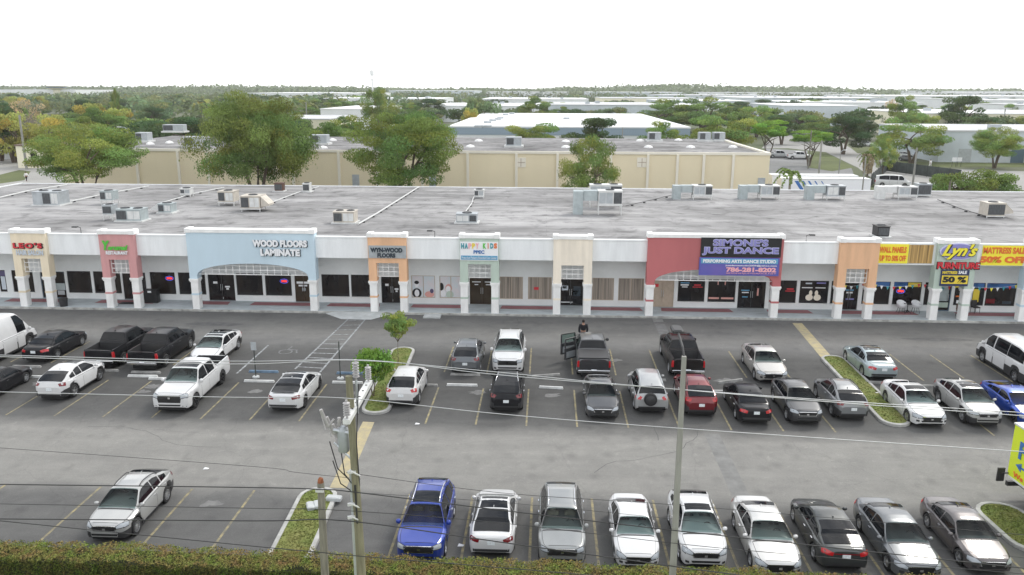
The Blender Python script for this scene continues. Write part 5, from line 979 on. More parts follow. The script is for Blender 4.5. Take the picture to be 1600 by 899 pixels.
m_.build('cutout_switch', 'porcelain', pa, smooth=40)
MB().tube([tuple(br), tuple(Vector((-.12, 0, br.z-.1)))], .05, 6).tube([(-.1, 0, br.z-1.0), tuple(br+Vector((0, 0, -.4)))], .03, 6).build('switch_bracket', 'galv', pa)
m_ = MB()
for a, b_ in (((520, 720), (553, 770)), ((532, 700), (553, 760)), ((515, 690), (548, 752)), ((560, 600), (562, 760))):
    p, q = onp(*a)-O, onp(*b_)-O; mid = (p+q)/2+Vector((-.05, -.15, -.15)); m_.tube([tuple(p), tuple(mid), tuple(q)], .018, 5)
m_.tube([tuple(onp(556, 755)-O+Vector((0, -.1, 0))), tuple(onp(560, 815)-O+Vector((0, -.1, 0)))], .04, 6); m_.build('service_cable', 'wire_dark', pa)
m_ = MB()
for py in (735, 785, 805): c = onp(556, py)-O; m_.box(c.x-.22, c.x+.02, -.16, -.08, c.z-.04, c.z+.04, rz=.4); m_.tube([(c.x-.05, -.3, c.z+.1), (c.x+.12, -.05, c.z-.15)], .03, 6)
m_.build('wire_bracket', 'metal_white', pa)
tb_ = onp(501, 754); pbt = thing('utility_pole', 'shorter weathered wooden pole with a rusty top', 'utility pole', (tb_.x-.05, YP, 0)); OB = Vector((tb_.x-.05, YP, 0))
MB().tube([(0, 0, 0), (.05, 0, tb_.z)], [.135, .105], 12).build('pole', 'wood_old', pbt, smooth=40); MB().tube([(.05, 0, tb_.z-.005), (.05, 0, tb_.z+.12), (.02, 0, tb_.z+.16)], [.095, .08, .03], 9).build('rotten_top', 'rust', pbt, smooth=40); MB().box(-.08, .16, -.15, -.10, tb_.z-.26, tb_.z-.14).build('clamp', 'metal_white', pbt)
tcp = onp(1069, 557); pc = thing('concrete_pole', 'tall plain tapered grey concrete pole among the parked cars', 'pole', (4.0, YP, 0))
MB().tube([(-.02, 0, 0), (tcp.x-4.0, 0, tcp.z)], [.145, .085], 4).build('shaft', 'pole_concrete', pc, smooth=20)
a_ = MB().tube([(0, 0, 0), (.0, .3, .22), (.0, 1.3, .40)], .035, 8).build('lamp_arm', 'plastic_dark', pc); a_.location = (tcp.x-4.0, 0, tcp.z-.05); l_ = MB().bbox(-.16, .16, 1.15, 1.75, .36, .47, .04).build('lamp_head', 'plastic_dark', pc); l_.location = (tcp.x-4.0, 0, tcp.z-.05)
# ---------------------------------------------------------------- wires
def wire(label, pts, Yw, r_, mt='wire_dark', ext=30, sub=6):
    """pts: measured pixels on the vertical plane of the wire run"""
    P = []
    for x, y, *d in pts: Y_ = d[0] if d else Yw; X, z = AT(x, y, Y_); P.append(Vector((X, Y_, z)))
    a = P[0]+(P[0]-P[1]).normalized()*ext*.5; b_ = P[-1]+(P[-1]-P[-2]).normalized()*ext*.5; Q = [a]+P+[b_]; S_ = []
    for i in range(len(Q)-1):
        p0, p1, p2, p3 = Q[max(0, i-1)], Q[i], Q[i+1], Q[min(len(Q)-1, i+2)]
        for k in range(sub):
            t = k/sub; S_.append(.5*((2*p1)+(p2-p0)*t+(2*p0-5*p1+4*p2-p3)*t*t+(3*p1-p0-3*p2+p3)*t**3))
    S_.append(Q[-1]); c = S_[0].copy(); solo(MB().tube([tuple(p-c) for p in S_], r_, 5), 'power_line', mt, label, 'wire', c, group='overhead wires along the street', smooth=True)
YI = i1.y
wire('pale upper wire over the far end of the crossarm', [(0, 555), (360, 564.5), (573, 563), (760, 584), (960, 601), (1300, 626), (1600, 645)], i1.y, .014, 'wire_light')
wire('second pale wire just below the topmost wire', [(0, 557.5), (360, 569), (552, 563), (760, 580), (960, 600), (1300, 628.5), (1600, 650)], i2.y, .013, 'wire_light')
wire('pale wire over the near end of the crossarm', [(0, 612.5), (360, 621), (535, 622), (760, 645), (960, 662), (1300, 686), (1600, 706)], i3.y, .012, 'wire_light')
wire('thick dark cable through the short pole top', [(0, 757), (400, 762), (501, 765), (553, 769), (780, 797), (1080, 832), (1340, 860), (1600, 888)], YP-.2, .017)
wire('thin dark wire second below the short pole top', [(0, 787.5), (400, 794.5), (538, 798), (780, 817), (1080, 852), (1340, 875), (1600, 897)], YP-.2, .010)
wire('thick dark cable at the middle bracket of the wooden pole', [(0, 811), (400, 814), (541, 814), (780, 847), (1080, 889), (1140, 897)], YP-.22, .018)
wire('lowest dark cable crossing the hedge', [(0, 814), (400, 854), (498, 863), (547, 868), (780, 887), (900, 897)], YP-.24, .014)
wire('faint wire leaving the wooden pole to the right', [(558, 741), (780, 770), (1040, 788), (1340, 813), (1600, 836)], YP+.1, .008, 'wire_dark', ext=0.1)
wire('faint short wire arriving at the wooden pole from the left', [(0, 700), (400, 729.5), (460, 738), (556, 748)], YP+.1, .007, 'wire_dark', ext=0.1)
wire('very thin wire across the lower right cars', [(560, 770), (780, 785), (1040, 810), (1340, 843), (1600, 872)], YP+.15, .006, 'wire_dark', ext=0.1)
# ---------------------------------------------------------------- hedge
def leafcloud(P, Nn, size, rnd, tint, name, mt, smooth=False, up=.0):
    """P: centres (n,3), Nn: preferred normals, size: (n,), tint (n,3)"""
    n = len(P); nn = Nn+rng.normal(0, rnd, (n, 3)); nn /= np.linalg.norm(nn, axis=1)[:, None]+1e-9
    a = np.cross(nn, rng.normal(0, 1, (n, 3))); a /= np.linalg.norm(a, axis=1)[:, None]+1e-9; b_ = np.cross(nn, a); s_ = size[:, None]; asp = rng.uniform(.45, .9, (n, 1))
    V_ = np.stack([P-a*s_, P-b_*s_*asp, P+a*s_, P+b_*s_*asp], 1).reshape(-1, 3)
    me = bpy.data.meshes.new(name); me.vertices.add(4*n); me.vertices.foreach_set('co', V_.ravel().astype(np.float32)); me.loops.add(4*n); me.loops.foreach_set('vertex_index', np.arange(4*n, dtype=np.int32)); me.polygons.add(n)
    me.polygons.foreach_set('loop_start', np.arange(0, 4*n, 4, dtype=np.int32)); me.polygons.foreach_set('loop_total', np.full(n, 4, np.int32)); me.update(calc_edges=True); me.validate()
    at = me.attributes.new('tint', 'FLOAT_COLOR', 'FACE'); at.data.foreach_set('color', np.concatenate([tint, np.ones((n, 1))], 1).ravel().astype(np.float32)); me.materials.append(M[mt]); return me
hd = thing('hedge', 'long clipped hedge with reddish tips along the near edge of the lot', 'hedge', (-2, 24.4, 0))
slope = (24.5-25.15)/(9.1+19.4)
def hc(x): return 25.15+(x+19.4)*slope-.58
nH = 95000; xs = rng.uniform(-26, 16.5, nH); side = rng.uniform(0, 1, nH); yy = np.zeros(nH); zz = np.zeros(nH); Nn = np.zeros((nH, 3)); hwd = .56
topm = side < .55; yy[topm] = rng.uniform(-hwd, hwd, topm.sum()); zz[topm] = 1.0; Nn[topm] = (0, 0, 1)
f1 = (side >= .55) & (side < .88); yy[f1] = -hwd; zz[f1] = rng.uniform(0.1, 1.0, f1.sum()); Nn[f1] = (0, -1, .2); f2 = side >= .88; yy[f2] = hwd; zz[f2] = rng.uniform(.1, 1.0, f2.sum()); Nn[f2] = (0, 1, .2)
bumps = .05*np.sin(xs*.9+2)+.05*np.sin(xs*2.1)+.04*np.sin(xs*5.3+1)+rng.normal(0, .03, nH); zz = zz+np.where(topm, bumps, 0); yy = yy+rng.normal(0, .04, nH)+.04*np.sin(xs*3.7)
P = np.stack([xs+2, hc(xs)+yy-24.4, zz], 1); tn = np.clip(rng.normal(1, .2, (nH, 1)), .4, 1.8)*np.array([[1, 1, 1]]); tn[f1 | f2] *= np.array([[.42, .50, .42]])  # side leaves darker: older growth, plus the faces' shade painted into the tint
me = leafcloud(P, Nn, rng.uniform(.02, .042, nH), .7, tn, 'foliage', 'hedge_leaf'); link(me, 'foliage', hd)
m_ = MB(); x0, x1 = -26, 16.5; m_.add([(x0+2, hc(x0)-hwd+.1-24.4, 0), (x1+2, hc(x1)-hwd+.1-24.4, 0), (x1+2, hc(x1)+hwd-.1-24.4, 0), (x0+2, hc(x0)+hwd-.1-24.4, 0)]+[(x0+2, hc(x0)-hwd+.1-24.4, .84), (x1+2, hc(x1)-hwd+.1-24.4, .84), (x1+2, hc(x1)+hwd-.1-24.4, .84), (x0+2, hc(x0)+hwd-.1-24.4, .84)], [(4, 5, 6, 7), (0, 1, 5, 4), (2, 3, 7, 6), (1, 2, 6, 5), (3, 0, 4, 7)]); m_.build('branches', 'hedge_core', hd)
mb = MB().add([(-60, 14, .012), (40, 14, .012), (40, 23.7, .012), (-60, 24.4, .012)], [(0, 1, 2, 3)]); struct(mb, 'verge_grass', 'grass')
# ---------------------------------------------------------------- trees
_tree = {}
def crown_mesh(key, nc, nl, mt, flat=1., droop=0., clump=.24, leaf=.035, seed=1, hollow=.55, shape='round'):
    g = np.random.default_rng(seed); C_ = []; 
    while len(C_) < nc:
        p = g.uniform(-1, 1, 3); r_ = (np.abs(p)**2.2).sum()**(1/2.2)
        if r_ > 1 or r_ < hollow*g.uniform(0, 1): continue
        if shape == 'umbrella' and p[2] < -.35: continue
        if shape == 'willow' and p[2] < -.3 and math.hypot(p[0], p[1]) < .35: continue
        p = p*(1-clump*.6)*g.uniform(.86, 1.1); C_.append(p)
    C_ = np.array(C_); cs = g.uniform(.6, 1.15, nc)*clump; w_ = cs**2; idx = g.choice(nc, nl, p=w_/w_.sum()); d = g.normal(0, 1, (nl, 3)); d /= np.linalg.norm(d, axis=1)[:, None]; rad = g.uniform(.35, 1.08, nl)**.5
    off = d*(cs[idx]*rad)[:, None]*np.array([1.1, 1.1, .75]); 
    if droop: off[:, 2] -= np.abs(g.normal(0, 1, nl))*droop*.5*(np.hypot(C_[idx, 0], C_[idx, 1]))
    P = C_[idx]+off; tv = g.uniform(.72, 1.35, nc)[idx]*np.clip(g.normal(1, .16, nl), .55, 1.5); hue = g.uniform(-1, 1, nc)[idx]; tint = np.stack([tv*(1+.22*hue), tv, tv*(1-.15*hue)], 1)
    P[:, 2] = (P[:, 2]+1)/2; Nn = d+np.array([0, 0, .5]); Nn /= np.linalg.norm(Nn, axis=1)[:, None]
    # leaf size later scaled with the crown
    return leafcloud(P, Nn, g.uniform(.6, 1.25, nl)*leaf, .75, np.clip(tint, .3, 2), 'crown', mt), C_
def trunk_mesh(C_, seed, forks=3, r0=.05, mt='bark'):
    g = np.random.default_rng(seed); mb = MB(); base = Vector((0, 0, 0)); sel = C_[g.choice(len(C_), min(len(C_), 9), replace=False)]
    for k in range(forks):
        a = 2*math.pi*k/forks+g.uniform(-.4, .4); lean = .05 if forks == 1 else .20; mid = Vector((lean*math.cos(a), lean*math.sin(a), .42)); 
        mb.tube([(0.02*math.cos(a), .02*math.sin(a), -.02), tuple(mid*.5+Vector((0, 0, .03))), tuple(mid)], [r0, r0*.75, r0*.6], 7)
        for q in sel[k::forks]: e_ = Vector((q[0]*.85, q[1]*.85, .38+.5*(q[2]+1)/2)); mb.tube([tuple(mid), tuple(mid.lerp(e_, .5)+Vector((0, 0, .03))), tuple(e_)], [r0*.5, r0*.3, r0*.1], 5)
    return mb.mesh('trunk', mt, 40)
def tree_kind(key, *a, forks=3, r0=.05, bark='bark', **k):
    cm, C_ = crown_mesh(key, *a, **k); _tree[key] = (cm, trunk_mesh(C_, k.get('seed', 1), forks, r0, bark))
tree_kind('willow', 120, 70000, 'leaf_olive', droop=.30, clump=.20, leaf=.0125, seed=3, shape='willow', r0=.035)
tree_kind('ficus', 95, 52000, 'leaf_green', clump=.22, leaf=.0135, seed=4, r0=.045)
tree_kind('ficus2', 90, 42000, 'leaf_olive', clump=.22, leaf=.0145, seed=14, r0=.04, droop=.1)
tree_kind('thin', 75, 22000, 'leaf_olive', clump=.19, leaf=.015, seed=5, forks=4, r0=.03, droop=.25)
tree_kind('umbrella', 30, 14000, 'leaf_bright', clump=.26, leaf=.021, seed=6, shape='umbrella', r0=.035)
tree_kind('dark', 34, 14000, 'leaf_dark', clump=.26, leaf=.021, seed=8, r0=.05)
tree_kind('olive', 34, 14000, 'leaf_olive', clump=.26, leaf=.021, seed=9, forks=2)
tree_kind('green', 30, 14000, 'leaf_green', clump=.26, leaf=.021, seed=10)
tree_kind('yellow', 26, 5000, 'leaf_yellow', clump=.30, leaf=.033, seed=11)
tree_kind('brownish', 26, 3500, 'leaf_brown', clump=.28, leaf=.026, seed=12, bark='bark_pale')
tree_kind('far1', 18, 2200, 'leaf_far', clump=.36, leaf=.050, seed=21, forks=1); tree_kind('far2', 16, 2200, 'leaf_dark', clump=.38, leaf=.050, seed=22, forks=1); tree_kind('far3', 16, 2200, 'leaf_olive', clump=.38, leaf=.050, seed=23, forks=1)
tree_kind('sapling', 34, 4200, 'leaf_olive', clump=.34, leaf=.050, seed=30, forks=1, r0=.02); tree_kind('shrub', 34, 4200, 'leaf_bright', clump=.44, leaf=.055, seed=31, forks=2, r0=.03); tree_kind('bush', 24, 8000, 'leaf_green', clump=.32, leaf=.028, seed=33)
def put_tree(kind, label, X, Y, ztop, wd, cb=.28, group=None, rot=None, name='tree', z0=0., cat='tree'):
    """ztop height, wd crown width, cb crown bottom as a fraction of the height"""
    t_ = thing(name, label, cat, (X, Y, z0), random.uniform(0, 6.28) if rot is None else rot, group); cm, tm = _tree[kind]; zc = ztop*cb
    link(cm, 'crown', t_, (0, 0, zc), (0, 0, 0), (wd/2, wd/2, ztop-zc)); link(tm, 'trunk', t_, (0, 0, 0), (0, 0, 0), (wd/2, wd/2, ztop)); return t_
def tree_px(kind, label, px, ytop, Y, wpx, cb=.28, **k):
    X, z = AT(px, ytop, Y); wd = wpx*Y/F*1.03; return put_tree(kind, label, X, Y, z, wd, cb, **k)
tree_px('ficus2', 'broad spreading tree left of the beige warehouse wall', 124, 187, 106, 186, .34, rot=1)
tree_px('willow', 'tallest weeping tree in front of the beige warehouse', 390, 138, 104, 190, .26, rot=2)
tree_px('ficus', 'dense round green tree before the warehouse centre', 624, 168, 104, 168, .27, rot=0.5)
tree_px('thin', 'slender airy tree before the right half of the warehouse', 924, 203, 101, 104, .22, rot=2.5)
tree_px('olive', 'low yellow green tree behind the warehouse roof, leftmost', 838, 186, 168, 100, .3); tree_px('dark', 'dark tree behind the warehouse roof centre', 930, 180, 172, 90, .25); tree_px('green', 'small green tree right of the dark tree behind the warehouse', 1030, 186, 170, 74, .25)
tree_px('olive', 'wide yellow green tree at the warehouse right end', 1125, 172, 176, 110, .25); tree_px('umbrella', 'bright flat topped tree with forked pale trunk by the parking', 1204, 184, 190, 66, .45); tree_px('umbrella', 'spreading olive topped tree with a thick dark trunk by the road', 1269, 201, 186, 74, .5, rot=1)
tree_px('dark', 'very dark rounded tree across the road', 1324, 178, 222, 82, .12); tree_px('olive', 'broad olive tree before the ribbed grey building', 1432, 186, 196, 106, .15); tree_px('thin', 'small pale tree behind the shaggy palm', 1384, 210, 165, 46, .2)
tree_px('ficus2', 'round tree with a stout trunk right of the ribbed building door', 1563, 196, 184, 76, .22, rot=3)
tree_px('dark', 'dark crown beyond the bright flat topped tree', 1225, 178, 260, 62, .2); tree_px('olive', 'olive crown far behind the right road', 1186, 160, 300, 66, .2); tree_px('green', 'large mixed crown at the right middle distance', 1100, 150, 330, 100, .1); tree_px('green', 'dark green crown right of the white roof', 1040, 152, 340, 90, .1)
tree_px('dark', 'large dark round tree on the right skyline', 1505, 146, 300, 78, .1); tree_px('green', 'mid green tree left of the skyline dark tree', 1418, 146, 310, 54, .1); tree_px('thin', 'tall airy tree beside the radio mast', 590, 132, 260, 64, .2); tree_px('far1', 'two tone tree left of the white roofed warehouse', 748, 143, 290, 60, .15); tree_px('yellow', 'pale yellow tree by the white roof corner', 735, 163, 250, 34, .1); tree_px('green', 'round green tree behind the white roofed warehouse', 836, 148, 330, 66, .1); tree_px('dark', 'dark spreading tree behind the small roofs at centre', 675, 152, 420, 60, .1)
tree_px('thin', 'thin conifer like tree on the left skyline', 178, 134, 300, 18, .1); tree_px('brownish', 'leafless brownish tree at the far left', 40, 150, 240, 62, .15); tree_px('brownish', 'pale twiggy tree near the far left road', 1400, 152, 330, 40, .1)
tree_px('yellow', 'golden yellow tree in the left neighbourhood', 75, 172, 175, 74, .2); tree_px('yellow', 'second golden tree in the left neighbourhood', 140, 156, 260, 50, .2); tree_px('yellow', 'yellow tinted tree right of the slim conifer', 182, 164, 230, 54, .2)
# kerb side saplings on the left island
x, y = G(622, 572); put_tree('sapling', 'young slender tree with thin yellow green crown on the left island', x, y, 3.4, 1.95, .52, rot=1, z0=.12); x, y = G(583, 622); put_tree('shrub', 'bright green bushy young tree at the near end of the left island', x, y, 2.9, 2.4, .32, rot=.3, z0=.12)
# palms
def palm(label, px, py, h, fr=12, shag=False, fl=1.9, Y=None, z0=0.):
    x, y = G(px, py) if Y is None else (AT(px, py, Y)[0], Y); t_ = thing('palm_tree', label, 'palm', (x, y, z0)); MB().tube([(0, 0, 0), (.1, 0, h*.5), (0, 0, h)], [.2, .16, .14], 8).build('trunk', 'bark_pale', t_)
    n = fr*34; P = []; Nn = []; T = []; S_ = []
    for k in range(fr):
        a = 2*math.pi*k/fr+random.uniform(-.2, .2); el = random.uniform(-.2, .9); L1 = fl*random.uniform(.8, 1.1)
        for i in range(34): f = (i+1)/34; r_ = L1*f*math.cos(el)*(1-.2*f); z = h+L1*f*math.sin(el)-L1*.75*f*f; sd2 = random.uniform(-1, 1)*.28*math.sin(math.pi*min(1, f+.1)); P.append((r_*math.cos(a)-sd2*math.sin(a), r_*math.sin(a)+sd2*math.cos(a), z-abs(sd2)*.5)); Nn.append((.3*math.cos(a), .3*math.sin(a), 1)); T.append([random.uniform(.7, 1.4)]*3); S_.append(.13*fl/1.9)
    me = leafcloud(np.array(P), np.array(Nn), np.array(S_), .5, np.array(T), 'crown', 'leaf_green'); link(me, 'crown', t_)
    if shag:
        n = 700; a = rng.uniform(0, 6.28, n); zq = rng.uniform(h*.35, h*1.0, n); r_ = .5+.6*(zq/h)*rng.uniform(.6, 1.1, n); me = leafcloud(np.stack([r_*np.cos(a), r_*np.sin(a), zq], 1), np.stack([np.cos(a), np.sin(a), 0*a], 1), np.full(n, .2), .4, np.ones((n, 3))*rng.uniform(.6, 1.2, (n, 1)), 'dead_fronds', 'leaf_brown'); link(me, 'dead_fronds', t_)
    return t_
palm('thin drooping palm in front of the white trailers', 1258, 0, 6.6, 11, False, 3.0, Y=104); palm('shaggy fan palm with dead brown skirt beside the dark fence', 1384, 0, 5.4, 16, True, 2.6, Y=152)
palm('fan palm rising from the thicket at right', 1522, 0, 4.6, 18, False, 2.4, Y=118)
tree_px('bush', 'green thicket left of the fan palm behind the roof edge', 1497, 266, 122, 78, 0.0, name='bush', cat='bush'); tree_px('bush', 'green thicket right of the fan palm behind the roof edge', 1549, 262, 122, 80, 0.0, rot=2, name='bush', cat='bush')
# ---------------------------------------------------------------- beige warehouse behind
wh = thing('warehouse', 'long beige warehouse with white trim and weathered grey roof behind the shops', 'warehouse', (-20, 118, 0)); OW = wh.location
def W_(mb, nm, mt, par=wh, **k): o = mb.build(nm, mt, par, **k); o.data.transform(Matrix.Translation(-OW)); return o
W_(MB().box(-72, 31.7, 118, 118.3, 0, 7.6).box(31.4, 31.7, 118.3, 155, 0, 7.6).box(-72, -71.7, 118.3, 155, 0, 7.6), 'wall', 'wall_beige')
W_(MB().add([(-72, 118.3, 7.7), (31.4, 118.3, 7.7), (33.5, 155, 7.7), (-72, 155, 7.7)], [(0, 1, 2, 3)]).box(-72, 33.5, 154.7, 155, 0, 7.69), 'roof', 'roof_grey')
W_(MB().box(-72.1, 31.8, 117.85, 118.32, 7.6, 7.95).box(31.3, 31.9, 118.32, 155, 7.6, 7.95), 'parapet', 'wall_beige_trim')
xx = [AT(p, 260, 118)[0] for p in (215, 280, 326, 458, 530, 590, 615, 660, 731, 807, 871, 954, 1012, 1058, 1099, 1145)]
for x in xx: W_(MB().box(x-.18, x+.18, 117.7, 117.998, 0, 7.6), 'pilaster', 'wall_beige_trim')
for p in (556, 676, 1190): x = AT(p, 280, 118)[0]; d_ = W_(MB().box(x-.5, x+.5, 117.9, 117.997, 1.2, 4.4), 'door', 'metal_grey'); W_(MB().box(x+.28, x+.36, 117.82, 117.897, 2.6, 2.8), 'handle', 'plastic_dark', d_)
for p in (814, 1003): x, z = AT(p, 254, 118); W_(MB().box(x-.7, x+.7, 117.93, 117.997, z-.7, z+.7), 'louvre', 'wall_beige_trim'); W_(MB().box(x-.6, x+.6, 117.91, 117.929, z-.05, z+.05).box(x-.05, x+.05, 117.91, 117.928, z-.6, z+.6), 'louvre_bars', 'tan_panel')
for px, py in ((735, 230), (884, 222), (884, 231), (1013, 231), (1000, 221), (1060, 220), (1079, 231), (1145, 231), (650, 222), (520, 220), (505, 232), (265, 224), (235, 226), (748, 221)):
    x, y = G(px, py, 7.7); W_(MB().lathe([(.75, 7.7), (.6, 7.95), (.1, 8.1), (0, 8.1)], 4, (x, y, 0)), 'roof_vent', 'trim_white')
def wac(label, px, py, w_=2.2, h=1.3, dp=2, mt='metal_grey'):
    x, y = G(px, py, 7.7); t_ = thing('rooftop_unit', label, 'air conditioner', (x, y, 7.7)); MB().bbox(-w_/2, w_/2, -dp/2, dp/2, .3, h+.3, .04).build('cabinet', mt, t_); MB().box(-w_/2-.3, w_/2+.3, -dp/2-.3, dp/2+.3, 0, .298).build('roof_curb', 'metal_white', t_); MB().box(-w_/2+.1, 0, -dp/2-.02, -dp/2-.002, .45, h+.15).build('coil', 'coil', t_)
for a in (('pale unit on the warehouse roof left of the weeping tree', 305, 230, 2.6), ('long grey unit at the far left warehouse roof edge', 274, 207, 4.2), ('unit on the warehouse roof right of the weeping tree', 500, 226, 2.8), ('unit on the warehouse roof right of the round tree', 803, 230, 2.4), ('teal unit on the warehouse roof right of the airy tree', 1022, 221, 2.2), ('left of two boxy units near the warehouse roof right end', 1100, 221, 2.0), ('right of two boxy units near the warehouse roof right end', 1122, 221, 2.0), ('dark and white condenser pair at the left warehouse roof', 226, 222, 2.0)): wac(*a)
# ---------------------------------------------------------------- other buildings
def bld(label, X0, X1, Y0, Y1, H_, wall, roof, band=None, name='warehouse_building', cat='building', doors=0, group=None, skew=0., win=0, units=0, loc_h=0.):
    cx = (X0+X1)/2; t_ = thing(name, label, cat, (cx, Y0, 0), 0, group); a, b_, d = X0-cx, X1-cx, Y1-Y0
    MB().prism([(a, 0), (b_, 0), (b_+skew, d), (a+skew, d)], 0, H_, 'xy').build('wall', wall, t_); m_ = MB().prism([(a-.2, -.2), (b_+.2, -.2), (b_+.2+skew, d+.2), (a-.2+skew, d+.2)], H_+.002, H_+.32, 'xy'); m_.build('roof', roof, t_)
    if band: MB().box(a-.1, b_+.1, -.14, -.003, H_-1.7, H_-.003).build('band', band, t_)
    n = int((b_-a)/7)
    for k in range(min(doors, max(n, 1))): x = a+(b_-a)*(k+.5)/doors; d_ = MB().box(x-1.5, x+1.5, -.08, -.004, 0, 3.2).build('door', 'steel_blue' if k % 2 else 'metal_grey', t_)
    for k in range(win): x = a+(b_-a)*(k+.5)/win; MB().box(x-.7, x+.7, -.06, -.004, H_*.45, H_*.45+1.2).build('window', 'glass_dark', t_)
    for k in range(units): x = a+(b_-a)*random.uniform(.1, .9); y = d*random.uniform(.1, .9); MB().box(x-1.2, x+1.2, y-1, y+1, H_+.33, H_+1.5).build('roof_unit', 'metal_grey', t_)
    return t_
t_ = bld('huge white roofed building with blue grey band behind the warehouse', -23, 32.8, 192, 296, 7.9, 'wall_white', 'roof_white', 'band_blue', units=0)
for px, py in ((762, 192), (770, 189), (778, 187), (782, 185), (790, 180), (800, 178), (762, 199), (748, 199), (885, 186)): x, y = G(px, py, 8.3); o = MB().box(-.9, .9, -1.2, 1.2, 0, .5).build('skylight', 'metal_grey', t_); o.location = (x-t_.location.x, y-t_.location.y, 8.23)
bld('white gabled hall left of the round tree', -93, -71, 335, 400, 8.2, 'wall_white', 'roof_white', doors=1); bld('pale yellow building with a dark doorway left of the white hall', -92, -70, 262, 300, 6.8, 'wall_cream', 'roof_lightgrey', doors=2, win=3)
bld('small white house with red tiled roof beyond the weeping tree', -96, -84, 380, 398, 5.5, 'wall_white', 'tile_red', win=2, name='house', cat='house'); bld('brown tiled house at the left picture edge', -112, -97, 168, 186, 4.6, 'wall_cream', 'tile_brown', win=2, name='house', cat='house')
bld('wide pale grey hall across the right road', 111, 146, 398, 460, 9.2, 'wall_grey', 'roof_white', doors=0); bld('low white building right of the pale grey hall', 146, 185, 360, 400, 7.6, 'wall_white', 'roof_white', units=2)
bld('cream office building behind the broad olive tree', 132, 176, 300, 345, 8.5, 'wall_cream', 'roof_white', win=5, units=3); bld('grey ribbed industrial building with blue door at right', 93, 142, 199, 236, 7.2, 'wall_grey', 'roof_lightgrey', doors=4, units=6)
bld('long pale blue hall at the far right', 190, 300, 330, 380, 8.0, 'wall_grey', 'roof_lightgrey'); t_ = bld('small yellow kiosk building with teal awning at the right edge', 112, 124, 187, 195, 4.6, 'yellow_paint', 'steel_blue', name='kiosk'); o = MB().add([(-7, -2.5, 2.7), (6, -2.5, 2.7), (6, -.01, 3.8), (-5, -.01, 3.8), (-7, -2.5, 2.6), (6, -2.5, 2.6), (6, -.01, 3.7), (-5, -.01, 3.7)], [(0, 1, 2, 3), (7, 6, 5, 4), (0, 4, 5, 1), (3, 7, 4, 0)]).build('awning', 'teal', t_)
# ribs on the grey building are a trim of their own thing
DG = 'low pale industrial halls in the far district'
for k, (X0, X1, Y0, Y1, H_, wl, rf) in enumerate([(-60, -5, 420, 500, 8, 'wall_white', 'roof_white'), (0, 60, 430, 520, 8.5, 'wall_grey', 'roof_lightgrey'), (70, 100, 470, 520, 8, 'wall_white', 'roof_white'), (75, 135, 560, 640, 9, 'wall_grey', 'roof_white'), (150, 230, 520, 600, 9, 'wall_white', 'roof_white'), (-50, 30, 620, 720, 9, 'wall_white', 'roof_white'), (45, 130, 700, 800, 9, 'wall_cream', 'roof_lightgrey'), (160, 280, 700, 820, 10, 'wall_grey', 'roof_white'), (-170, -80, 620, 700, 9, 'wall_white', 'roof_white'), (130, 260, 940, 1100, 10, 'wall_grey', 'roof_lightgrey'), (290, 420, 560, 680, 10, 'wall_white', 'roof_lightgrey'), (320, 520, 820, 980, 11, 'wall_white', 'roof_white'), (-330, -200, 900, 1050, 11, 'wall_white', 'roof_white'), (-90, 30, 1200, 1350, 12, 'wall_white', 'roof_lightgrey'), (60, 200, 1250, 1400, 12, 'wall_grey', 'roof_white'), (560, 800, 1150, 1350, 13, 'wall_white', 'roof_lightgrey'), (240, 480, 1250, 1400, 12, 'wall_white', 'roof_lightgrey'), (-260, -120, 1350, 1500, 13, 'wall_grey', 'roof_white'), (500, 640, 700, 800, 10, 'wall_white', 'roof_lightgrey'), (-760, -640, 1100, 1200, 13, 'wall_white', 'roof_lightgrey'), (700, 1100, 1500, 1700, 15, 'wall_white', 'roof_white'), (250, 330, 440, 500, 9, 'wall_white', 'roof_lightgrey')]):
    bld('low pale industrial hall in the far district', X0, X1, Y0, Y1, H_, wl, rf, group=DG, name='industrial_hall', win=0, units=3)
# control tower and mast
x, z = AT(88, 134, 1100); t_ = thing('control_tower', 'cream round observation tower on the left horizon', 'tower', (x, 1100, 0)); MB().lathe([(4.5, 0), (4.5, z-5)], 12).build('shaft', 'wall_cream', t_); MB().lathe([(4.5, z-6), (12, z-3), (13, z-.5), (11, z), (0, z+.2)], 16).build('cabin', 'wall_cream', t_); MB().lathe([(12.2, z-2.9), (13.1, z-1.2)], 16).build('glazing', 'steel_blue', t_)
x, z = AT(581, 109, 700); t_ = thing('radio_mast', 'thin grey monopole mast with antenna head on the skyline', 'mast', (x, 700, 0)); MB().tube([(0, 0, 0), (0, 0, z-2)], [.9, .5], 8).build('shaft', 'metal_white', t_); MB().lathe([(.5, z-5), (1.6, z-4.5), (1.6, z-1), (.5, z)], 8).lathe([(.5, z-9), (1.8, z-8.8), (1.8, z-8), (.5, z-7.8)], 8).build('antenna_head', 'metal_white', t_)
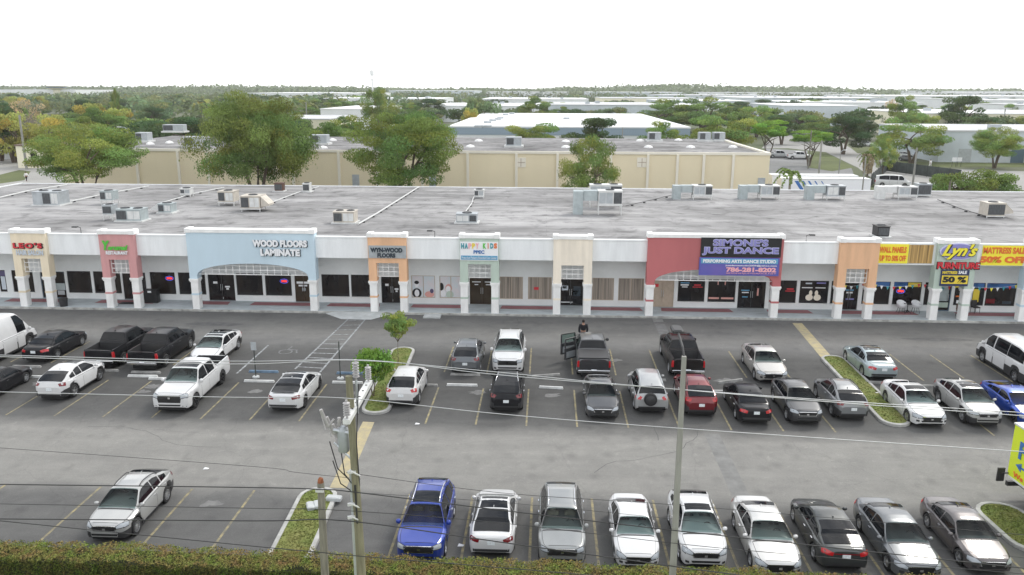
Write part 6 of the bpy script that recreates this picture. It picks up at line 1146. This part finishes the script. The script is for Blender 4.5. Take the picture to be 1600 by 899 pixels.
# far woods: neighbourhood canopy at left, scattered trees elsewhere
GL, GM_, GR_ = 'trees of the wooded neighbourhood at left', 'trees among the far halls', 'trees along the far right district'
def scatter(n, x0, x1, y0, y1, kinds, label, group, hmin=7, hmax=12, wmin=8, wmax=15, avoid=()):
    c = 0; tries = 0
    while c < n and tries < n*30:
        tries += 1; Y = y0+(y1-y0)*random.random()**1.3; u = random.uniform(x0, x1); X = AT(u, 300, Y)[0]
        if any(a <= X <= b_ and c0 <= Y <= d_ for a, b_, c0, d_ in avoid): continue
        put_tree(random.choice(kinds), label, X, Y, random.uniform(hmin, hmax), random.uniform(wmin, wmax)*(1+Y/2500), random.uniform(.05, .2), group); c += 1
AV = [(-72, 34, 110, 158), (-26, 38, 185, 300), (-100, -66, 255, 402), (85, 190, 195, 265), (105, 190, 290, 462)]
scatter(125, -120, 560, 175, 900, ['green', 'dark', 'olive', 'far1', 'far2', 'far3', 'yellow', 'green', 'dark'], 'broadleaf tree in the wooded neighbourhood at left', GL, 8, 12.5, 10, 17, AV)
scatter(110, 520, 1150, 320, 1000, ['far1', 'far2', 'far3', 'green'], 'small tree standing among the far pale halls', GM_, 7, 10.5, 9, 17, AV)
scatter(110, 1120, 1740, 270, 900, ['far1', 'far2', 'far3', 'dark', 'olive'], 'tree in the far right district behind the road', GR_, 8, 12, 10, 17, AV)
# distant wood band
nW = 50000; xs = rng.uniform(-1700, 1700, nW); ys = rng.uniform(1500, 2300, nW); hh = 15+2*np.sin(xs/140.)+1.5*np.sin(xs/37.)+rng.normal(0, 1.5, nW)+np.where((xs > 150) & (xs < 620), 5, 0)
zz = hh*rng.uniform(.3, 1.1, nW); me = leafcloud(np.stack([xs, ys, zz], 1), np.tile([0, -.5, .8], (nW, 1)), rng.uniform(2, 4.5, nW), .6, np.ones((nW, 3))*rng.uniform(.6, 1.2, (nW, 1)), 'distant_wood', 'leaf_far'); o = bpy.data.objects.new('distant_wood', me); COL.objects.link(o); tag(o, 'hazy band of far woods along the horizon', 'wood', None, 'stuff')
def belt(name, label, x0, x1, y0, y1, n, h, mt, gapf=.0):
    nc_ = int(n/60); cx_ = rng.uniform(x0, x1, nc_); cy_ = rng.uniform(y0, y1, nc_); ch_ = rng.uniform(.75, 1.12, nc_)*h; idx = rng.integers(0, nc_, n); d = rng.normal(0, 1, (n, 3)); d /= np.linalg.norm(d, axis=1)[:, None]; k_ = (cy_[idx]/900.)[:, None]
    P = np.stack([cx_[idx], cy_[idx], ch_[idx]*.55], 1)+d*np.array([7.5, 7.5, 1])*np.array([1, 1, 0])*np.clip(k_, .8, 2)+np.stack([0*d[:, 2], 0*d[:, 2], d[:, 2]*ch_[idx]*.45], 1); tv = rng.uniform(.6, 1.35, nc_)[idx][:, None]*rng.uniform(.8, 1.2, (n, 1)); hue = rng.uniform(-1, 1, nc_)[idx][:, None]
    me = leafcloud(P, d+np.array([0, 0, .4]), rng.uniform(.9, 1.7, n), .6, np.hstack([tv*(1+.18*hue), tv, tv*(1-.15*hue)]), name, mt); o = bpy.data.objects.new(name, me); COL.objects.link(o); tag(o, label, 'wood', None, 'stuff')
belt('neighbourhood_wood', 'dense tree canopy over the far left neighbourhood', -620, -95, 420, 1150, 38000, 10.5, 'leaf_far'); belt('district_wood', 'tree belts between the far halls', 20, 900, 840, 900, 16000, 10, 'leaf_far'); belt('district_wood', 'far tree belt behind the pale halls', -300, 700, 1110, 1180, 20000, 12, 'leaf_far')
# ---------------------------------------------------------------- roads at right and left background
def polyg(name, pts, z, mt): P = [(*G(x, y, 0), z) for x, y in pts]; struct(MB().add(P, [tuple(range(len(P)))]), name, mt)
polyg('road', [(1228, 190), (1262, 193), (1330, 232), (1420, 262), (1600, 268), (1700, 272), (1700, 300), (1380, 292), (1340, 262), (1290, 238), (1232, 232), (1190, 232)][::-1], .006, 'path_concrete')
polyg('side_lot', [(1195, 232), (1292, 238), (1330, 262), (1345, 300), (1195, 300)], .010, 'asphalt_far')
polyg('verge', [(1262, 236), (1290, 238), (1335, 262), (1300, 268), (1262, 262)], .014, 'grass_far'); polyg('verge', [(1385, 252), (1600, 256), (1600, 262), (1420, 262), (1385, 258)], .014, 'grass_far'); polyg('verge', [(1330, 232), (1380, 228), (1400, 240), (1340, 240)], .014, 'grass_far')
polyg('yard_road', [(-60, 262), (50, 240), (120, 250), (140, 300), (-60, 300)], .010, 'path_concrete'); polyg('verge', [(-40, 283), (30, 266), (48, 268), (38, 282), (-20, 290)], .018, 'grass_far')
x0, y0 = G(-30, 249); x1, y1 = G(44, 247); fn = thing('boundary_wall', 'white boundary wall by the brown house at left', 'wall', (x0, y0, 0)); MB().box(0, x1-x0, 0, .3, 0, 2.0).box(-.05, x1-x0+.05, -.05, .35, 2.0, 2.12).build('wall', 'wall_white', fn)
# dark fence, poles, trailers at right
P0, P1, P2 = G(1360, 292), G(1385, 268), G(1500, 284); fn = thing('fence', 'dark green screened fence beside the shaggy palm', 'fence', (*P1, 0)); m_ = MB(); pn_ = MB()
for a, b_ in ((P0, P1), (P1, P2)):
    d = Vector((b_[0]-a[0], b_[1]-a[1])); L1 = d.length; ang = math.atan2(d.y, d.x); c = Vector(((a[0]+b_[0])/2-P1[0], (a[1]+b_[1])/2-P1[1])); pn_.box(c.x-L1/2, c.x+L1/2, c.y-.03, c.y+.03, .1, 2.2, rz=ang)
    for k in range(int(L1/3)+1): q = Vector(a).lerp(Vector(b_), k/(int(L1/3)+1))-Vector(P1); m_.tube([(q.x, q.y-.08, 0), (q.x, q.y-.08, 2.35)], .05, 6)
pn_.build('screen', 'fence_green', fn); m_.build('posts', 'plastic_dark', fn)
def lamp(label, px, ytop, Y, arm=0, r_=.14, mt='pole_concrete'):
    x, z = AT(px, ytop, Y); t_ = thing('street_pole', label, 'pole', (x, Y, 0)); MB().tube([(0, 0, 0), (0, 0, z)], [r_*1.3, r_], 8).build('shaft', mt, t_)
    if arm: MB().tube([(0, 0, z-.3), (arm*.6, 0, z+.1), (arm*1.8, 0, z+.2)], .06, 6).build('arm', 'galv', t_); MB().box(arm*1.8-.4, arm*1.8+.4, -.15, .15, z+.1, z+.25).build('lamp_head', 'metal_white', t_)
lamp('pale concrete pole before the road verge', 1284, 220, 135); lamp('thin pole beside the white trailer rear', 1353, 245, 108, 0, .09); lamp('tall pale pole right of the shaggy palm', 1433, 231, 138, 0, .15); lamp('slim lamp behind the bright flat topped tree', 1314, 236, 165, .5, .08); lamp('wooden pole before the olive topped tree', 1268, 204, 180, 0, .13, 'wood_old'); lamp('leaning pale utility pole at far left', 30, 180, 165, 0, .2); lamp('curved street lamp above the warehouse left corner', 199, 200, 170, -1, .10)
lamp('thin dark pole behind the far right hall', 1571, 170, 300, 0, .2); lamp('pole far behind the weeping tree', 478, 160, 320, 0, .2); lamp('short pole by the airy tree behind the roof', 973, 200, 165, 0, .1)
def trailer(label, pa_, pb_, ytop, Y, stripes, name='box_trailer'):
    X0, z = AT(pa_, ytop, Y); X1, _ = AT(pb_, ytop, Y); cx = (X0+X1)/2; w_ = X1-X0; t_ = thing(name, label, 'trailer', (cx, Y+1.3, .004)); z = min(z, 4.2)
    MB().bbox(-w_/2, w_/2, -1.3, 1.3, z-2.9, z, .04).build('cargo_box', 'roof_white', t_); MB().box(-w_/2+.3, w_/2-.3, -.9, .9, z-3.2, z-2.91).build('chassis', 'black', t_)
    MB().box(-w_/2, w_/2, -1.33, -1.303, z-.18, z-.02).build('top_rail', 'metal_white', t_)
    if stripes:
        for k, wd in enumerate((.55, .42, .3, .2, .14)): x = -w_/2+1.8+k*.95; MB().add([(x, -1.315, z-.35), (x+wd, -1.315, z-.35), (x+wd+1.7, -1.315, z-2.7), (x+1.7, -1.315, z-2.7)], [(0, 1, 2, 3)]).build('stripe', 't_blue', t_)
        text('FREIGHT', 3.2, .8, 't_pale', parent=t_, x=2.6, y=-1.32, z=z-1.6, depth=.02) if 0 else None
    for x in (-w_/2+1.2, -w_/2+2.3, w_/2-1.5):
        for s_ in (-1, 1): link(wheel_mesh(.5, 0)[0], 'wheel', t_, (x, s_*1.1, .5), (0, 0, R(90)))
    return t_
trailer('white box trailer with blue diagonal stripes behind the roof', 1222, 1362, 277, 119.5, True); trailer('second plain white trailer behind the striped trailer', 1207, 1342, 270, 124, False)
x, y = G(1392, 293, 1.0); 
def simple_vehicle(kind, label, px, py, rz, col, name='parked_car', cat='car'): x, y = G(px, py); o = V(kind, name, cat, label, x, y, 0, col, 0, group='vehicles parked beyond the shops'); o.location = (x, y, .02); o.rotation_euler.z = rz; return o
simple_vehicle('pickup', 'white work pickup parked beyond the warehouse right end', 1247, 249, R(90), WHT, 'pickup_truck', 'pickup'); simple_vehicle('pickup', 'silver pickup half behind the warehouse corner', 1216, 247, R(90), SIL, 'pickup_truck', 'pickup')
simple_vehicle('sedan', 'dark car parked by the shaggy palm', 1418, 252, R(20), DGR); simple_vehicle('sedan', 'white car under the broad olive tree', 1413, 246, R(60), WHT); simple_vehicle('crossover', 'white car under the very dark tree', 1352, 229, R(80), WHT)
simple_vehicle('lowvan', 'white van behind the roof edge near the trailers', 1393, 292, R(75), WHT, 'van', 'van')
for px, mt, lb in ((1490, 'sign_red', 'red storage container by the ribbed building'), (1506, 'steel_blue', 'dark blue dumpster by the ribbed building')):
    x, y = G(px, 253); t_ = thing('container', lb, 'container', (x, y, 0)); MB().bbox(-1.4, 1.4, -1, 1, .1, 3.0 if px < 1500 else 2.0, .05).build('body', mt, t_); MB().box(-1.2, 1.2, -1.05, -1.003, .2, .3).build('skid', 'black', t_)
for px, lb in ((1490, 'left of two small white notice boards on the verge'), (1498, 'right of two small white notice boards on the verge')): x, y = G(px, 261); t_ = thing('notice_board', lb, 'sign', (x, y, 0)); MB().box(-.5, .5, -.03, .03, 1.2, 2.1).build('board', 't_white', t_); MB().box(-.45, -.38, -.02, .02, 0, 1.2).box(.38, .45, -.02, .02, 0, 1.2).build('legs', 'plastic_dark', t_)
x, y = G(42, 284); person('person', 'tiny walking person in a white top on the path at far left', (x, y, .02), R(70), 'cloth_white', 'cloth_black', pose='walk'); x, y = G(1453, 262); person('person', 'tiny person in white on the verge by the right road', (x, y, .02), R(-60), 'cloth_white', 'cloth_white', pose='walk')
# small white kerb stones and debris on the lower left island
for px, py, lb in ((485, 792, 'left white kerb block on the lower left island'), (496, 790, 'right white kerb block on the lower left island')): x, y = G(px, py, .15); solo(MB().bbox(-.15, .15, -.28, .28, 0, .14, .04), 'kerb_block', 'concrete', lb, 'block', (x, y, .13), .4)
x, y = G(522, 782, .1); solo(MB().bbox(-.32, .32, -.16, .16, 0, .16, .04), 'kerb_block', 'concrete', 'weathered grey concrete block at the tip of the lower left island', 'block', (x, y, .13), -.1)
for px, py, lb in ((652, 663, 'crumpled white paper scrap below the white crossover by the left island'), (322, 733, 'small white paper scrap in the drive aisle left of the poles'), (720, 853, 'white paper scrap between the blue car and the electric car')):
    x, y = G(px, py); solo(MB().add([(-.12, -.07, 0), (.1, -.09, .02), (.13, .06, .0), (-.08, .09, .03), (0, 0, .06)], [(0, 1, 4), (1, 2, 4), (2, 3, 4), (3, 0, 4)]), 'paper_scrap', 't_white', lb, 'litter', (x, y, .012))
# ---------------------------------------------------------------- haze
HAZE = 0.00014
if HAZE:
    m = bpy.data.materials.new('haze_air'); m.use_nodes = True; t = m.node_tree; t.nodes.clear(); o_ = t.nodes.new('ShaderNodeOutputMaterial'); pv = t.nodes.new('ShaderNodeVolumePrincipled'); pv.inputs['Color'].default_value = (.93, .96, 1, 1); pv.inputs['Density'].default_value = HAZE; pv.inputs['Anisotropy'].default_value = .3; t.links.new(pv.outputs[0], o_.inputs['Volume'])
    M['haze_air'] = m; o = MB().box(-2600, 2600, -320, 2700, -1, 75).build('haze', 'haze_air'); tag(o, kind='stuff')
